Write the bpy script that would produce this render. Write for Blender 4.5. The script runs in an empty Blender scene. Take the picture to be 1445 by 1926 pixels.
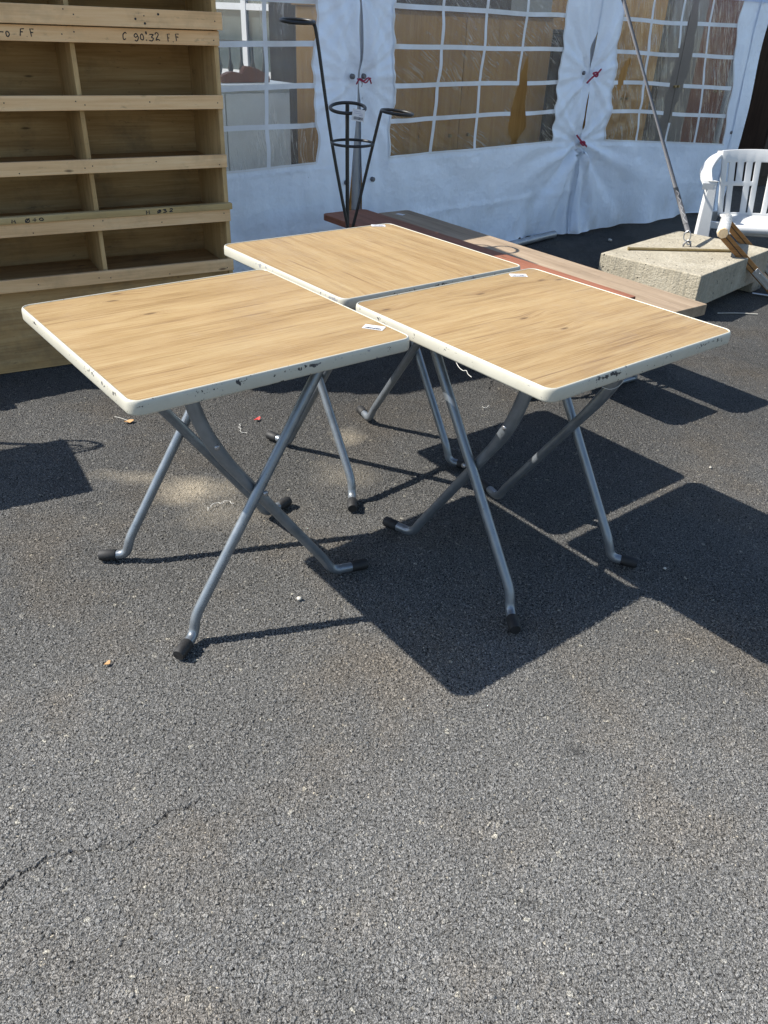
import bpy, bmesh, math, random
from mathutils import Vector, Matrix, noise
random.seed(7)
PI = math.pi
scene = bpy.context.scene
COL = scene.collection

# ------------------------------------------------------------------ materials
def new_mat(name):
    m = bpy.data.materials.new(name); m.use_nodes = True
    nt = m.node_tree; nt.nodes.clear()
    return m, nt
class NB:
    """tiny node builder"""
    def __init__(s, nt): s.nt = nt
    def n(s, typ, **kw):
        nd = s.nt.nodes.new(typ)
        ins = kw.pop('ins', {})
        for k, v in kw.items(): setattr(nd, k, v)
        for k, v in ins.items():
            sock = nd.inputs[k]
            if hasattr(v, 'is_linked') or isinstance(v, bpy.types.NodeSocket): s.nt.links.new(v, sock)
            else: sock.default_value = v
        return nd
    def math(s, op, a, b=0.0, c=0.0, clamp=False):
        nd = s.n('ShaderNodeMath', operation=op, use_clamp=clamp)
        for i, v in enumerate((a, b, c)):
            if isinstance(v, bpy.types.NodeSocket): s.nt.links.new(v, nd.inputs[i])
            else: nd.inputs[i].default_value = v
        return nd.outputs[0]
    def mix(s, f, a, b, blend='MIX'):
        nd = s.n('ShaderNodeMix', data_type='RGBA', blend_type=blend)
        for i, v in ((0, f), (6, a), (7, b)):
            if isinstance(v, bpy.types.NodeSocket): s.nt.links.new(v, nd.inputs[i])
            elif i == 0: nd.inputs[0].default_value = v
            else: nd.inputs[i].default_value = (*v, 1) if len(v) == 3 else v
        return nd.outputs[2]
    def ramp(s, f, stops, interp='LINEAR'):
        nd = s.n('ShaderNodeValToRGB'); r = nd.color_ramp; r.interpolation = interp
        while len(r.elements) < len(stops): r.elements.new(0.5)
        for e, (p, c) in zip(r.elements, stops):
            e.position = p
            e.color = (c, c, c, 1) if not hasattr(c, '__len__') else (*c, 1)
        s.nt.links.new(f, nd.inputs[0])
        return nd.outputs[0]
    def coord(s, which='Object'): return s.n('ShaderNodeTexCoord').outputs[which]
    def mapping(s, v, scale=(1,1,1), rot=(0,0,0), loc=(0,0,0)):
        nd = s.n('ShaderNodeMapping', ins={'Vector': v, 'Scale': scale, 'Rotation': rot, 'Location': loc})
        return nd.outputs[0]
    def noise(s, v, scale, detail=4, rough=.5, dist=0, out=0):
        return s.n('ShaderNodeTexNoise', ins={'Vector': v, 'Scale': scale, 'Detail': detail, 'Roughness': rough, 'Distortion': dist}).outputs[out]
    def vor(s, v, scale, feature='F1', rnd=1.0, out='Distance'):
        return s.n('ShaderNodeTexVoronoi', feature=feature, ins={'Vector': v, 'Scale': scale, 'Randomness': rnd}).outputs[out]
    def bump(s, h, strength=.5, dist=.01, normal=None):
        ins = {'Height': h, 'Strength': strength, 'Distance': dist}
        if normal is not None: ins['Normal'] = normal
        return s.n('ShaderNodeBump', ins=ins).outputs[0]
    def pbr(s, base, rough=.5, metal=0.0, normal=None, spec=.5, **extra):
        ins = {'Roughness': rough, 'Metallic': metal, 'Specular IOR Level': spec}
        if isinstance(base, bpy.types.NodeSocket): ins['Base Color'] = base
        else: ins['Base Color'] = (*base, 1)
        if normal is not None: ins['Normal'] = normal
        ins.update(extra)
        return s.n('ShaderNodeBsdfPrincipled', ins=ins).outputs[0]
    def out(s, sh): s.n('ShaderNodeOutputMaterial', ins={'Surface': sh})
    def rand_coord(s, amount=37.0):
        """object coordinates shifted per object"""
        r = s.n('ShaderNodeObjectInfo').outputs['Random']
        cmb = s.n('ShaderNodeCombineXYZ', ins={0: s.math('MULTIPLY', r, amount), 1: s.math('MULTIPLY', r, amount*1.7), 2: 0.0}).outputs[0]
        return s.n('ShaderNodeVectorMath', operation='ADD', ins={0: s.coord(), 1: cmb}).outputs[0]

M = {}
def mat_asphalt():
    m, nt = new_mat('asphalt'); b = NB(nt); co = b.coord()
    flat0 = b.mapping(co, (1, 1, 0))
    wob = b.noise(flat0, 95, 3, .6, out=1)
    flat = b.n('ShaderNodeVectorMath', operation='MULTIPLY_ADD', ins={0: wob, 1: (.013, .013, 0), 2: flat0}).outputs[0]
    wob2 = b.noise(flat0, 230, 2, .6, out=1)
    flatb = b.n('ShaderNodeVectorMath', operation='MULTIPLY_ADD', ins={0: wob2, 1: (.006, .006, 0), 2: flat0}).outputs[0]
    c1 = b.vor(flat, 120, 'F1', out='Color'); e1 = b.vor(flat, 120, 'DISTANCE_TO_EDGE')
    c2 = b.vor(flatb, 270, 'F1', out='Color'); e2 = b.vor(flatb, 270, 'DISTANCE_TO_EDGE')
    big = b.noise(flat0, .9, 4, .55); mid = b.noise(flat0, 8, 5, .62)
    n3 = b.noise(flat0, 150, 4, .68); n4 = b.noise(flat0, 460, 3, .68); n5 = b.noise(flat0, 310, 3, .7)
    r1 = b.n('ShaderNodeSeparateColor', ins={0: c1}).outputs
    r2 = b.n('ShaderNodeSeparateColor', ins={0: c2}).outputs
    stone = b.ramp(r1[0], [(0, (.124, .123, .121)), (.3, (.130, .129, .126)), (.8, (.139, .137, .133)), (.975, (.155, .152, .146)), (1, (.25, .24, .21))])
    grit = b.ramp(r2[0], [(0, (.108, .107, .105)), (.6, (.128, .127, .123)), (.965, (.142, .140, .135)), (.992, (.20, .19, .17)), (1, (.36, .33, .27))])
    pick = b.ramp(r1[1], [(.50, 0), (.58, 1)])
    col = b.mix(pick, grit, stone)
    # dark bitumen between the stones, plus crevice shade put into the colour
    hgt = b.math('ADD', b.math('MULTIPLY', n3, .65), b.math('MULTIPLY', n4, .35))
    crev = b.ramp(b.math('ADD', hgt, b.math('MULTIPLY', b.math('MINIMUM', e1, .25), .35)), [(.42, .12), (.525, 1)])
    col = b.mix(1.0, col, crev, 'MULTIPLY')
    gap1 = b.mix(pick, b.ramp(e2, [(.0, .72), (.10, 1)]), b.ramp(e1, [(.0, .62), (.08, 1)]))
    col = b.mix(1.0, col, gap1, 'MULTIPLY')
    col = b.mix(1.0, col, b.ramp(n5, [(.35, .36), (.5, 1.0), (.64, 1.85)]), 'MULTIPLY')
    tone = b.ramp(b.math('MULTIPLY_ADD', big, .55, b.math('MULTIPLY', mid, .45)), [(.28, .68), (.5, 1.0), (.72, 1.32)])
    col = b.mix(1.0, col, tone, 'MULTIPLY')
    br = b.ramp(b.noise(b.mapping(flat0, loc=(5, 3, 0)), 2.3, 5, .6), [(.50, 0), (.72, .55)])
    col = b.mix(br, col, b.mix(1.0, col, (1.16, 1.0, .82), 'MULTIPLY'))
    # lighter near, darker far: self-shadowing at grazing view put into the colour
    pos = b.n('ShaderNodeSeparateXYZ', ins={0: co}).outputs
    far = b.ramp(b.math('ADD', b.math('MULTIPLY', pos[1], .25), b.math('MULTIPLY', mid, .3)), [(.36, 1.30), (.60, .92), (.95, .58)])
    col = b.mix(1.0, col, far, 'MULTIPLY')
    def blob(x, y, rx, ry, gain):
        dx = b.math('DIVIDE', b.math('SUBTRACT', pos[0], x), rx); dy = b.math('DIVIDE', b.math('SUBTRACT', pos[1], y), ry)
        d = b.math('SQRT', b.math('ADD', b.math('MULTIPLY', dx, dx), b.math('MULTIPLY', dy, dy)))
        d = b.math('ADD', d, b.math('MULTIPLY', b.math('SUBTRACT', mid, .5), 1.6))
        return b.math('MULTIPLY', b.ramp(d, [(.0, 1), (1.0, 0)]), gain)
    dust = blob(-.66, 2.30, .17, .13, .9)
    for a in [(-.88, 2.37, .20, .06, .45), (-.15, 2.76, .09, .10, .6), (-.16, 2.45, .14, .14, .3), (-.55, 2.18, .18, .13, .4)]:
        dust = b.math('MAXIMUM', dust, blob(*a))
    dg = b.math('MULTIPLY', dust, b.ramp(hgt, [(.40, 1), (.62, .45)]))
    col = b.mix(dg, col, (.36, .315, .245))
    oil = b.math('MAXIMUM', blob(.458, 1.23, .030, .024, .75), blob(.30, .86, .035, .02, .5))
    col = b.mix(oil, col, (.04, .04, .04))
    ck = b.vor(b.mapping(b.n('ShaderNodeVectorMath', operation='MULTIPLY_ADD', ins={0: b.noise(co, 7, 4, .7, out=1), 1: (.16, .16, 0), 2: flat0}).outputs[0], loc=(.31, .62, 0)), .95, 'DISTANCE_TO_EDGE')
    cmask = b.ramp(b.noise(b.mapping(flat0, loc=(2, 9, 0)), .9, 2), [(.52, 0), (.62, 1)])
    cw_ = b.math('MULTIPLY', b.math('SUBTRACT', b.noise(flat0, 9, 4, .7), .5), .16)
    cl = b.math('ABSOLUTE', b.math('SUBTRACT', b.math('ADD', pos[1], cw_), b.math('MULTIPLY_ADD', pos[0], .55, 1.225)))
    cl = b.math('ADD', cl, b.math('MULTIPLY', b.ramp(b.math('ABSOLUTE', b.math('ADD', pos[0], .53)), [(.16, 0), (.30, 1)]), .02))
    ck = b.math('MINIMUM', b.math('ADD', ck, b.math('MULTIPLY', b.math('SUBTRACT', 1.0, cmask), 1.0)), cl)
    cmask = 1.0
    crack = b.math('MULTIPLY', b.ramp(b.math('ADD', ck, b.math('MULTIPLY', n3, .004)), [(.0030, 1), (.0070, 0)]), cmask)
    col = b.mix(b.math('MULTIPLY', b.math('MULTIPLY', crack, .75), b.ramp(mid, [(.38, .25), (.55, 1)])), col, (.018, .017, .016))
    h = b.math('ADD', b.math('MULTIPLY', n3, 1.5), b.math('MULTIPLY', n4, .55))
    dome1 = b.math('MULTIPLY', b.math('MINIMUM', e1, .16), b.math('MULTIPLY_ADD', r1[2], 3.2, 1.2))
    dome2 = b.math('MULTIPLY', b.math('MINIMUM', e2, .2), b.math('MULTIPLY_ADD', r2[2], 1.6, .6))
    h = b.math('ADD', h, b.n('ShaderNodeMix', data_type='FLOAT', ins={0: pick, 2: dome2, 3: dome1}).outputs[0])
    h = b.math('ADD', h, b.math('MULTIPLY', crack, -1.0))
    col = b.mix(1.0, col, (1.16, 1.15, 1.125), 'MULTIPLY')
    dsp = b.n('ShaderNodeDisplacement', ins={'Height': h, 'Midlevel': 1.6, 'Scale': .0072}).outputs[0]
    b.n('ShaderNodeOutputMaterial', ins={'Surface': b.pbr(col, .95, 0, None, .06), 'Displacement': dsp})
    m.displacement_method = 'BOTH'; return m

def mat_oak():
    m, nt = new_mat('oak_laminate'); b = NB(nt); co = b.rand_coord(41)
    # grain runs along local x
    d = b.noise(b.mapping(co, (1.2, 3.2, 1)), 2.0, 3, .5, out=1)
    cow = b.n('ShaderNodeVectorMath', operation='MULTIPLY_ADD', ins={0: d, 1: (.05, .022, 0), 2: co}).outputs[0]
    kv = b.n('ShaderNodeTexVoronoi', feature='F1', voronoi_dimensions='2D', ins={'Vector': b.mapping(cow, (2.0, 5.6, 1)), 'Scale': 1.6, 'Randomness': 1.0})
    kd = kv.outputs['Distance']
    sel = b.n('ShaderNodeSeparateColor', ins={0: kv.outputs['Color']}).outputs[0]
    on = b.ramp(sel, [(.74, 0), (.78, 1)])
    kx = b.math('MULTIPLY', b.ramp(kd, [(0, 1), (.30, 0)]), on)
    yy = b.n('ShaderNodeSeparateXYZ', ins={0: cow}).outputs
    # three glued lamellae, each with its own figure
    lam = b.math('FLOOR', b.math('MULTIPLY', yy[1], 6.3))
    yl = b.math('ADD', yy[1], b.math('MULTIPLY', kx, .020))
    vec = b.n('ShaderNodeCombineXYZ', ins={0: b.math('ADD', yy[0], b.math('MULTIPLY', lam, 3.7)), 1: yl, 2: 0.0}).outputs[0]
    broad = b.noise(b.mapping(vec, (.9, 9, 1)), 2.0, 4, .55)
    lines = b.noise(b.mapping(vec, (1.3, 85, 1)), 3.0, 6, .66)
    fine = b.noise(b.mapping(vec, (4, 230, 1)), 2.2, 3, .6)
    pores = b.noise(b.mapping(vec, (9, 330, 1)), 2.0, 2, .7)
    f = b.math('ADD', b.math('MULTIPLY', broad, .33), b.math('MULTIPLY', lines, .42))
    f = b.math('ADD', f, b.math('MULTIPLY', fine, .34))
    f = b.math('SUBTRACT', f, .045)
    col = b.ramp(f, [(.36, (.155, .092, .036)), (.45, (.248, .160, .070)), (.52, (.298, .205, .097)), (.63, (.345, .253, .132))])
    lamc = b.ramp(b.noise(b.n('ShaderNodeCombineXYZ', ins={0: lam, 1: 0.0, 2: 0.0}).outputs[0], 3.1, 0), [(.3, .92), (.7, 1.06)])
    col = b.mix(1.0, col, lamc, 'MULTIPLY')
    pm = b.ramp(pores, [(.56, 0), (.70, .50)])
    col = b.mix(pm, col, (.165, .102, .050))
    # cathedral figure round the knots and long dark streaks
    rg = b.math('SINE', b.math('MULTIPLY', b.math('ADD', kd, b.math('MULTIPLY', lines, .06)), 190.0))
    rgm = b.math('MULTIPLY', b.ramp(rg, [(.35, 0), (1.0, .55)]), b.math('MULTIPLY', b.ramp(kd, [(.03, 1), (.24, 0)]), on))
    col = b.mix(rgm, col, (.17, .10, .05))
    st = b.ramp(b.noise(b.mapping(vec, (.8, 34, 1), loc=(3, 1, 0)), 2.2, 5, .62), [(.55, 0), (.66, .80)])
    stm = b.ramp(b.noise(b.mapping(co, (1.6, 5, 1), loc=(7, 2, 0)), 2.0, 2), [(.42, .1), (.56, 1)])
    col = b.mix(b.math('MULTIPLY', st, stm), col, (.145, .083, .038))
    kn = b.math('MULTIPLY', b.ramp(b.math('ADD', kd, b.math('MULTIPLY', b.math('SUBTRACT', lines, .5), .05)), [(.018, 1), (.070, 0)]), on)
    col = b.mix(b.math('MULTIPLY', kn, .85), col, (.085, .048, .023))
    sc1 = b.ramp(b.noise(b.mapping(co, (55, 2.2, 1), (0, 0, .5)), 2.0, 3, .6), [(.70, 0), (.74, .30)])
    sc2 = b.ramp(b.noise(b.mapping(co, (2.0, 60, 1), (0, 0, 1.1), (4, 2, 0)), 2.0, 3, .6), [(.71, 0), (.75, .25)])
    dst = b.ramp(b.noise(co, 14, 6, .75), [(.56, 0), (.84, .16)])
    col = b.mix(b.math('MAXIMUM', b.math('MAXIMUM', sc1, sc2), dst), col, (.36, .31, .24))
    rough = b.ramp(b.noise(co, 9, 4, .6), [(.3, .36), (.7, .62)])
    nrm = b.bump(b.math('ADD', fine, b.math('MULTIPLY', pores, .5)), .12, .002)
    b.out(b.pbr(col, rough, 0, nrm, .3)); return m

def mat_rim():
    m, nt = new_mat('cream_rim_paint'); b = NB(nt); co = b.rand_coord(29); raw = b.coord()
    z = b.n('ShaderNodeSeparateXYZ', ins={0: raw}).outputs[2]
    g = b.noise(co, 5.0, 3, .6)              # which stretches are chipped
    f1 = b.noise(co, 62, 5, .66); f2 = b.noise(co, 190, 3, .6)
    top = b.ramp(z, [(0, 0), (1, 1)])
    # chips cluster on the upper and lower arris of the rim
    zt = b.ramp(b.math('ABSOLUTE', b.math('ADD', z, .010)), [(.0, 1), (.011, 0)])
    zb = b.ramp(b.math('ABSOLUTE', b.math('ADD', z, .032)), [(.0, 1), (.004, 0)])
    zone = b.math('MAXIMUM', zt, zb)
    amt = b.math('MULTIPLY', b.ramp(g, [(.47, .05), (.60, 1)]), zone)
    thr = b.math('ADD', b.math('MULTIPLY', f1, .75), b.math('MULTIPLY', f2, .25))
    chip = b.ramp(b.math('ADD', thr, b.math('MULTIPLY', amt, .155)), [(.640, 0), (.650, 1)])
    isl = b.math('MULTIPLY', b.ramp(b.noise(b.mapping(co, loc=(4, 4, 4)), 150, 2, .5), [(.715, 0), (.72, 1)]), b.ramp(g, [(.4, 0), (.5, 1)]))
    chip = b.math('MAXIMUM', chip, isl)
    ground = b.ramp(b.noise(co, 3.5, 1), [(.50, (.03, .03, .032)), (.58, (.20, .20, .21))])
    paint = b.ramp(b.noise(co, 14, 4, .6), [(.3, (.385, .370, .310)), (.7, (.43, .415, .35))])
    grime = b.ramp(b.noise(b.mapping(co, (1, 1, .3)), 34, 4, .65), [(.60, 0), (.80, .22)])
    paint = b.mix(grime, paint, (.25, .22, .165))
    col = b.mix(chip, paint, ground)
    nrm = b.bump(b.math('ADD', b.math('MULTIPLY', chip, -1.0), b.math('MULTIPLY', b.noise(co, 45, 3), .3)), .35, .0012)
    b.out(b.pbr(col, b.math('MULTIPLY_ADD', chip, .3, .36), 0, nrm, .45)); return m

def mat_steel():
    m, nt = new_mat('grey_enamelled_tube'); b = NB(nt); co = b.rand_coord(17)
    n1 = b.noise(co, 22, 5, .6); n2 = b.noise(co, 130, 3, .6)
    col = b.ramp(n1, [(.3, (.165, .185, .206)), (.7, (.22, .243, .268))])
    sc = b.ramp(n2, [(.69, 0), (.72, 1)])
    col = b.mix(b.math('MULTIPLY', sc, .7), col, (.05, .05, .05))
    dust = b.ramp(b.noise(co, 6, 4, .65), [(.55, 0), (.8, .25)])
    col = b.mix(dust, col, (.33, .32, .29))
    b.out(b.pbr(col, b.ramp(n1, [(.3, .28), (.7, .44)]), .6, b.bump(n2, .05, .001), .5)); return m

def mat_simple(name, c1, c2, scale=20, rough=(.4, .6), metal=0, bump=.1, bd=.002, stretch=(1, 1, 1), spec=.5, rnd=13, detail=5):
    m, nt = new_mat(name); b = NB(nt); co = b.mapping(b.rand_coord(rnd), stretch)
    n1 = b.noise(co, scale, detail, .6); n2 = b.noise(co, scale*6, 3, .6)
    f = b.math('ADD', b.math('MULTIPLY', n1, .75), b.math('MULTIPLY', n2, .25))
    col = b.ramp(f, [(.34, c1), (.66, c2)])
    b.out(b.pbr(col, b.ramp(n1, [(.3, rough[0]), (.7, rough[1])]), metal, b.bump(f, bump, bd), spec)); return m

def mat_ply(name, c1, c2, c3, dirt=.35, along='X'):
    m, nt = new_mat(name); b = NB(nt); co = b.rand_coord(23)
    st = (1.3, 16, 16) if along == 'X' else (16, 16, 1.3)
    st2 = (2, 90, 90) if along == 'X' else (90, 90, 2)
    wob = b.noise(b.mapping(co, st), 1.0, 3, .5, out=1)
    cow = b.n('ShaderNodeVectorMath', operation='MULTIPLY_ADD', ins={0: wob, 1: (.07, .035, .035), 2: co}).outputs[0]
    f = b.math('ADD', b.math('MULTIPLY', b.noise(b.mapping(cow, st), 1.6, 5, .6), .65), b.math('MULTIPLY', b.noise(b.mapping(cow, st2), 1.5, 3, .6), .35))
    col = b.ramp(f, [(.34, c1), (.5, c2), (.66, c3)])
    dr = b.ramp(b.noise(co, 4.5, 6, .68), [(.50, 0), (.75, dirt)])
    col = b.mix(dr, col, (.085, .07, .05))
    sm = b.ramp(b.noise(b.mapping(co, (1, 1, 3)), 17, 5, .7), [(.62, 0), (.74, dirt*1.2)])
    col = b.mix(sm, col, (.05, .042, .032))
    kd = b.vor(b.mapping(cow, (2.2, 7, 7) if along == 'X' else (7, 7, 2.2)), 1.3)
    kn = b.ramp(kd, [(.03, .8), (.07, 0)])
    col = b.mix(kn, col, (.075, .045, .025))
    b.out(b.pbr(col, .72, 0, b.bump(f, .25, .002), .25)); return m

def mat_cloth(name='white_pvc_sheeting', tl=.42):
    m, nt = new_mat(name); b = NB(nt); co = b.coord()
    n1 = b.noise(co, 2.2, 5, .6); n2 = b.noise(co, 26, 4, .6)
    col = b.ramp(n1, [(.3, (.78, .84, .92)), (.7, (.83, .88, .95))])
    z = b.n('ShaderNodeSeparateXYZ', ins={0: co}).outputs[2]
    low = b.ramp(z, [(.0, 1), (.5, 0)])
    st = b.math('MULTIPLY', b.ramp(b.noise(b.mapping(co, (1, 1, .6)), 5.5, 6, .7), [(.5, 0), (.75, .65)]), b.math('MULTIPLY_ADD', low, .7, .12))
    col = b.mix(st, col, (.42, .39, .33))
    sp = b.ramp(b.vor(co, 7), [(.012, .8), (.02, 0)])
    col = b.mix(sp, col, (.25, .24, .23))
    # welded seams and fold creases
    wr1 = b.noise(b.mapping(co, (1.4, 1, 4), (0, .5, 0)), 1.1, 4, .6, .6); wr2 = b.noise(b.mapping(co, (4, 1, 1.4), (0, .35, 0)), 1.2, 4, .6, .6)
    h = b.math('ADD', b.math('ADD', n1, b.math('MULTIPLY', n2, .10)), b.math('MULTIPLY', b.math('ADD', wr1, wr2), .14))
    nrm = b.bump(h, .7, .05)
    d = b.pbr(col, .42, 0, nrm, .4)
    t = b.n('ShaderNodeBsdfTranslucent', ins={'Color': (.60, .72, .92, 1), 'Normal': nrm}).outputs[0]
    b.out(b.n('ShaderNodeMixShader', ins={0: tl, 1: d, 2: t}).outputs[0]); return m

def mat_film(name, rotz, seed, haze=.10, gain=1.0):
    """crumpled clear plastic; coordinates: object x = along the wall, z = up"""
    m, nt = new_mat(name); b = NB(nt); co = b.mapping(b.coord(), (1, 1, 1), (0, rotz, 0), (seed, 0, seed*1.3))
    w = b.noise(co, 1.7, 3, .5, out=1)
    cw = b.n('ShaderNodeVectorMath', operation='MULTIPLY_ADD', ins={0: w, 1: (.16, .0, .45), 2: co}).outputs[0]
    s1 = b.noise(b.mapping(cw, (11, 1, .55)), 2.2, 5, .58)
    s2 = b.noise(b.mapping(cw, (34, 1, 1.2)), 2.0, 3, .6)
    ridge = b.ramp(b.math('ABSOLUTE', b.math('SUBTRACT', s1, .5)), [(0, 1), (.030, 0)])
    ridge2 = b.ramp(b.math('ABSOLUTE', b.math('SUBTRACT', s2, .52)), [(0, 1), (.03, 0)])
    patch = b.ramp(b.noise(co, 2.6, 4, .6), [(.42, 0), (.60, 1)])
    streak = b.math('MULTIPLY', b.math('MAXIMUM', ridge, b.math('MULTIPLY', ridge2, .4)), patch)  # whitened creases, with the glints along them put into the colour as well
    streak = b.math('MULTIPLY', streak, .62*gain, clamp=True)
    hz = b.math('MULTIPLY_ADD', b.noise(co, 5, 5, .65), haze*1.2, haze*.4)
    fac = b.math('MAXIMUM', streak, hz)
    h = b.math('ADD', s1, b.math('MULTIPLY', s2, .3))
    nrm = b.bump(h, .9, .03)
    tr = b.n('ShaderNodeBsdfTransparent', ins={'Color': (.93, .93, .91, 1)}).outputs[0]
    gl = b.n('ShaderNodeBsdfGlossy', ins={'Color': (.9, .9, .9, 1), 'Roughness': .12, 'Normal': nrm}).outputs[0]
    fr = b.n('ShaderNodeFresnel', ins={'IOR': 1.38, 'Normal': nrm}).outputs[0]
    base = b.n('ShaderNodeMixShader', ins={0: b.math('MULTIPLY', fr, .55, clamp=True), 1: tr, 2: gl}).outputs[0]
    df = b.n('ShaderNodeBsdfDiffuse', ins={'Color': (.72, .68, .58, 1)}).outputs[0]
    tl = b.n('ShaderNodeBsdfTranslucent', ins={'Color': (.85, .82, .74, 1)}).outputs[0]
    wh = b.n('ShaderNodeMixShader', ins={0: .45, 1: df, 2: tl}).outputs[0]
    b.out(b.n('ShaderNodeMixShader', ins={0: fac, 1: base, 2: wh}).outputs[0]); return m

def mat_concrete():
    m, nt = new_mat('cast_concrete'); b = NB(nt); co = b.coord()
    n1 = b.noise(co, 7, 6, .65); n2 = b.noise(co, 90, 4, .6); st = b.noise(b.mapping(co, (38, 38, 2.2)), 1.4, 4, .6)
    col = b.ramp(b.math('ADD', b.math('MULTIPLY', n1, .6), b.math('MULTIPLY', n2, .4)), [(.32, (.210, .186, .138)), (.5, (.315, .282, .215)), (.68, (.40, .364, .29))])
    col = b.mix(b.ramp(st, [(.5, 0), (.72, .5)]), col, (.19, .18, .15))
    pit = b.ramp(b.vor(co, 30), [(.10, 1), (.20, 0)]); pm = b.ramp(b.noise(co, 21, 2), [(.52, 0), (.58, 1)])
    pit = b.math('MULTIPLY', pit, pm)
    col = b.mix(b.math('MULTIPLY', pit, .85), col, (.06, .052, .04))
    h = b.math('ADD', b.math('ADD', b.math('MULTIPLY', n2, .5), b.math('MULTIPLY', st, .5)), b.math('MULTIPLY', pit, -1.2))
    b.out(b.pbr(col, .9, 0, b.bump(h, 1.0, .012), .2)); return m

M['asphalt'] = mat_asphalt(); M['oak'] = mat_oak(); M['rim'] = mat_rim(); M['steel'] = mat_steel()
M['rubber'] = mat_simple('black_rubber', (.005, .005, .0055), (.012, .012, .0125), 40, (.55, .75), 0, .15)
M['groove'] = mat_simple('brown_groove_grime', (.17, .12, .05), (.30, .23, .12), 60, (.7, .8), 0, .2)
M['under'] = mat_simple('dark_board_underside', (.045, .035, .028), (.075, .06, .046), 14, (.7, .8))
M['rivet'] = mat_simple('steel_rivet', (.25, .25, .26), (.38, .38, .39), 60, (.3, .45), .8)
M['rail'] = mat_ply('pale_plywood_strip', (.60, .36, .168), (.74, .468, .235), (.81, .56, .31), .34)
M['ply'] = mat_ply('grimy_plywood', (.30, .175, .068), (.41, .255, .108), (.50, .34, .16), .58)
M['plyv'] = mat_ply('grimy_plywood_upright', (.37, .23, .095), (.50, .33, .15), (.59, .42, .21), .42, 'Z')
M['batten'] = mat_ply('yellow_pine_batten', (.36, .235, .09), (.46, .32, .14), (.54, .40, .20), .30)
M['ink'] = mat_simple('black_marker', (.010, .010, .012), (.018, .018, .02), 60, (.5, .6), 0, 0)
M['cloth'] = mat_cloth('white_pvc_sheeting', .10); M['roofcloth'] = mat_cloth('translucent_roof_sheeting', .75)
M['film_mid'] = mat_film('clear_plastic_film', 1.05, 2.0, .14, 1.0)
M['film_left'] = mat_film('clear_plastic_film_upright', .16, 5.2, .12, 1.0)
M['film_right'] = mat_film('clear_plastic_film_torn', .28, 8.6, .11, 1.25)
M['tape'] = mat_simple('printed_white_strip', (.62, .63, .65), (.72, .73, .75), 12, (.45, .6), 0, .05)
M['cord'] = mat_simple('crimson_cord', (.22, .012, .04), (.34, .02, .065), 160, (.7, .85), 0, .4)
M['grommet'] = mat_simple('grey_eyelet', (.10, .10, .11), (.17, .17, .18), 50, (.35, .5), .5)
M['alu'] = mat_simple('grey_tent_pole', (.28, .29, .30), (.40, .41, .42), 12, (.35, .5), .5, .05, .002, (1, 1, .2))
M['concrete'] = mat_concrete()
M['redwood'] = mat_ply('red_brown_varnished_board', (0.1520, 0.0560, 0.0304), (0.2160, 0.0840, 0.0480), (0.2640, 0.1120, 0.0680), .30)
M['greywood'] = mat_ply('weathered_grey_board', (.185, .135, .088), (.255, .19, .128), (.31, .24, .168), .26)
M['blackiron'] = mat_simple('black_wrought_iron', (.012, .012, .012), (.03, .028, .026), 45, (.35, .55), .3, .15)
M['wplastic'] = mat_simple('white_moulded_plastic', (0.4752, 0.4752, 0.4620), (0.5280, 0.5280, 0.5148), 9, (.28, .4), 0, .04)
M['varnish'] = mat_ply('orange_varnished_pine', (0.1950, 0.0863, 0.0240), (0.2850, 0.1387, 0.0450), (0.3450, 0.1875, 0.0713), .10)
M['zinc'] = mat_simple('zinc_bracket', (0.3360, 0.3520, 0.3680), (0.4640, 0.4800, 0.4960), 30, (.25, .4), .85)
M['wrap'] = mat_simple('clear_wrapped_white_foam', (0.4200, 0.4095, 0.3780), (0.5460, 0.5390, 0.5180), 46, (.15, .35), 0, .9, .01)
M['foam_end'] = mat_simple('raw_pine_end', (.42, .30, .17), (.55, .41, .25), 60, (.6, .7), 0, .2)
M['label'] = mat_simple('white_paper_label', (0.5460, 0.5460, 0.5600), (0.5880, 0.5880, 0.6020), 20, (.45, .55), 0, .02)
M['print'] = mat_simple('faint_grey_print', (.30, .30, .36), (.42, .42, .48), 80, (.5, .6), 0, 0)
M['strapm'] = mat_simple('dark_grey_webbing', (.05, .05, .053), (.10, .10, .105), 160, (.6, .75), 0, .3)
M['strapl'] = mat_simple('white_printed_webbing', (.32, .32, .33), (.42, .42, .43), 120, (.6, .75), 0, .3)
M['brass'] = mat_simple('dull_brass_rod', (.22, .16, .07), (.33, .25, .12), 40, (.35, .5), .5)
M['string'] = mat_simple('white_cotton_string', (0.4960, 0.4800, 0.4320), (0.5920, 0.5760, 0.5360), 120, (.8, .9), 0, .3)
M['redscrap'] = mat_simple('red_plastic_scrap', (.55, .04, .035), (.68, .07, .06), 50, (.35, .5), 0, .1)
M['leaf'] = mat_simple('dry_leaf', (.30, .16, .06), (.45, .27, .12), 70, (.7, .8), 0, .3)
M['pebble'] = mat_simple('pale_pebble', (.30, .28, .24), (.45, .43, .38), 70, (.8, .9), 0, .3)
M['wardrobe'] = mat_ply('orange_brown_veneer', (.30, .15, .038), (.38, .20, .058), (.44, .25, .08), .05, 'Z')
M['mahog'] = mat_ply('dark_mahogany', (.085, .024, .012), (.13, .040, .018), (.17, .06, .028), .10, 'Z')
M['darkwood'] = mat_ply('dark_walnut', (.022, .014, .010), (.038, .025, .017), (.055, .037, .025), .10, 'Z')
M['greypanel'] = mat_simple('grey_hardboard', (.13, .11, .09), (.18, .155, .13), 7, (.6, .75), 0, .05)
M['whiteboard'] = mat_simple('cream_lacquered_board', (.56, .54, .48), (.64, .62, .56), 7, (.4, .55), 0, .04)
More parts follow.
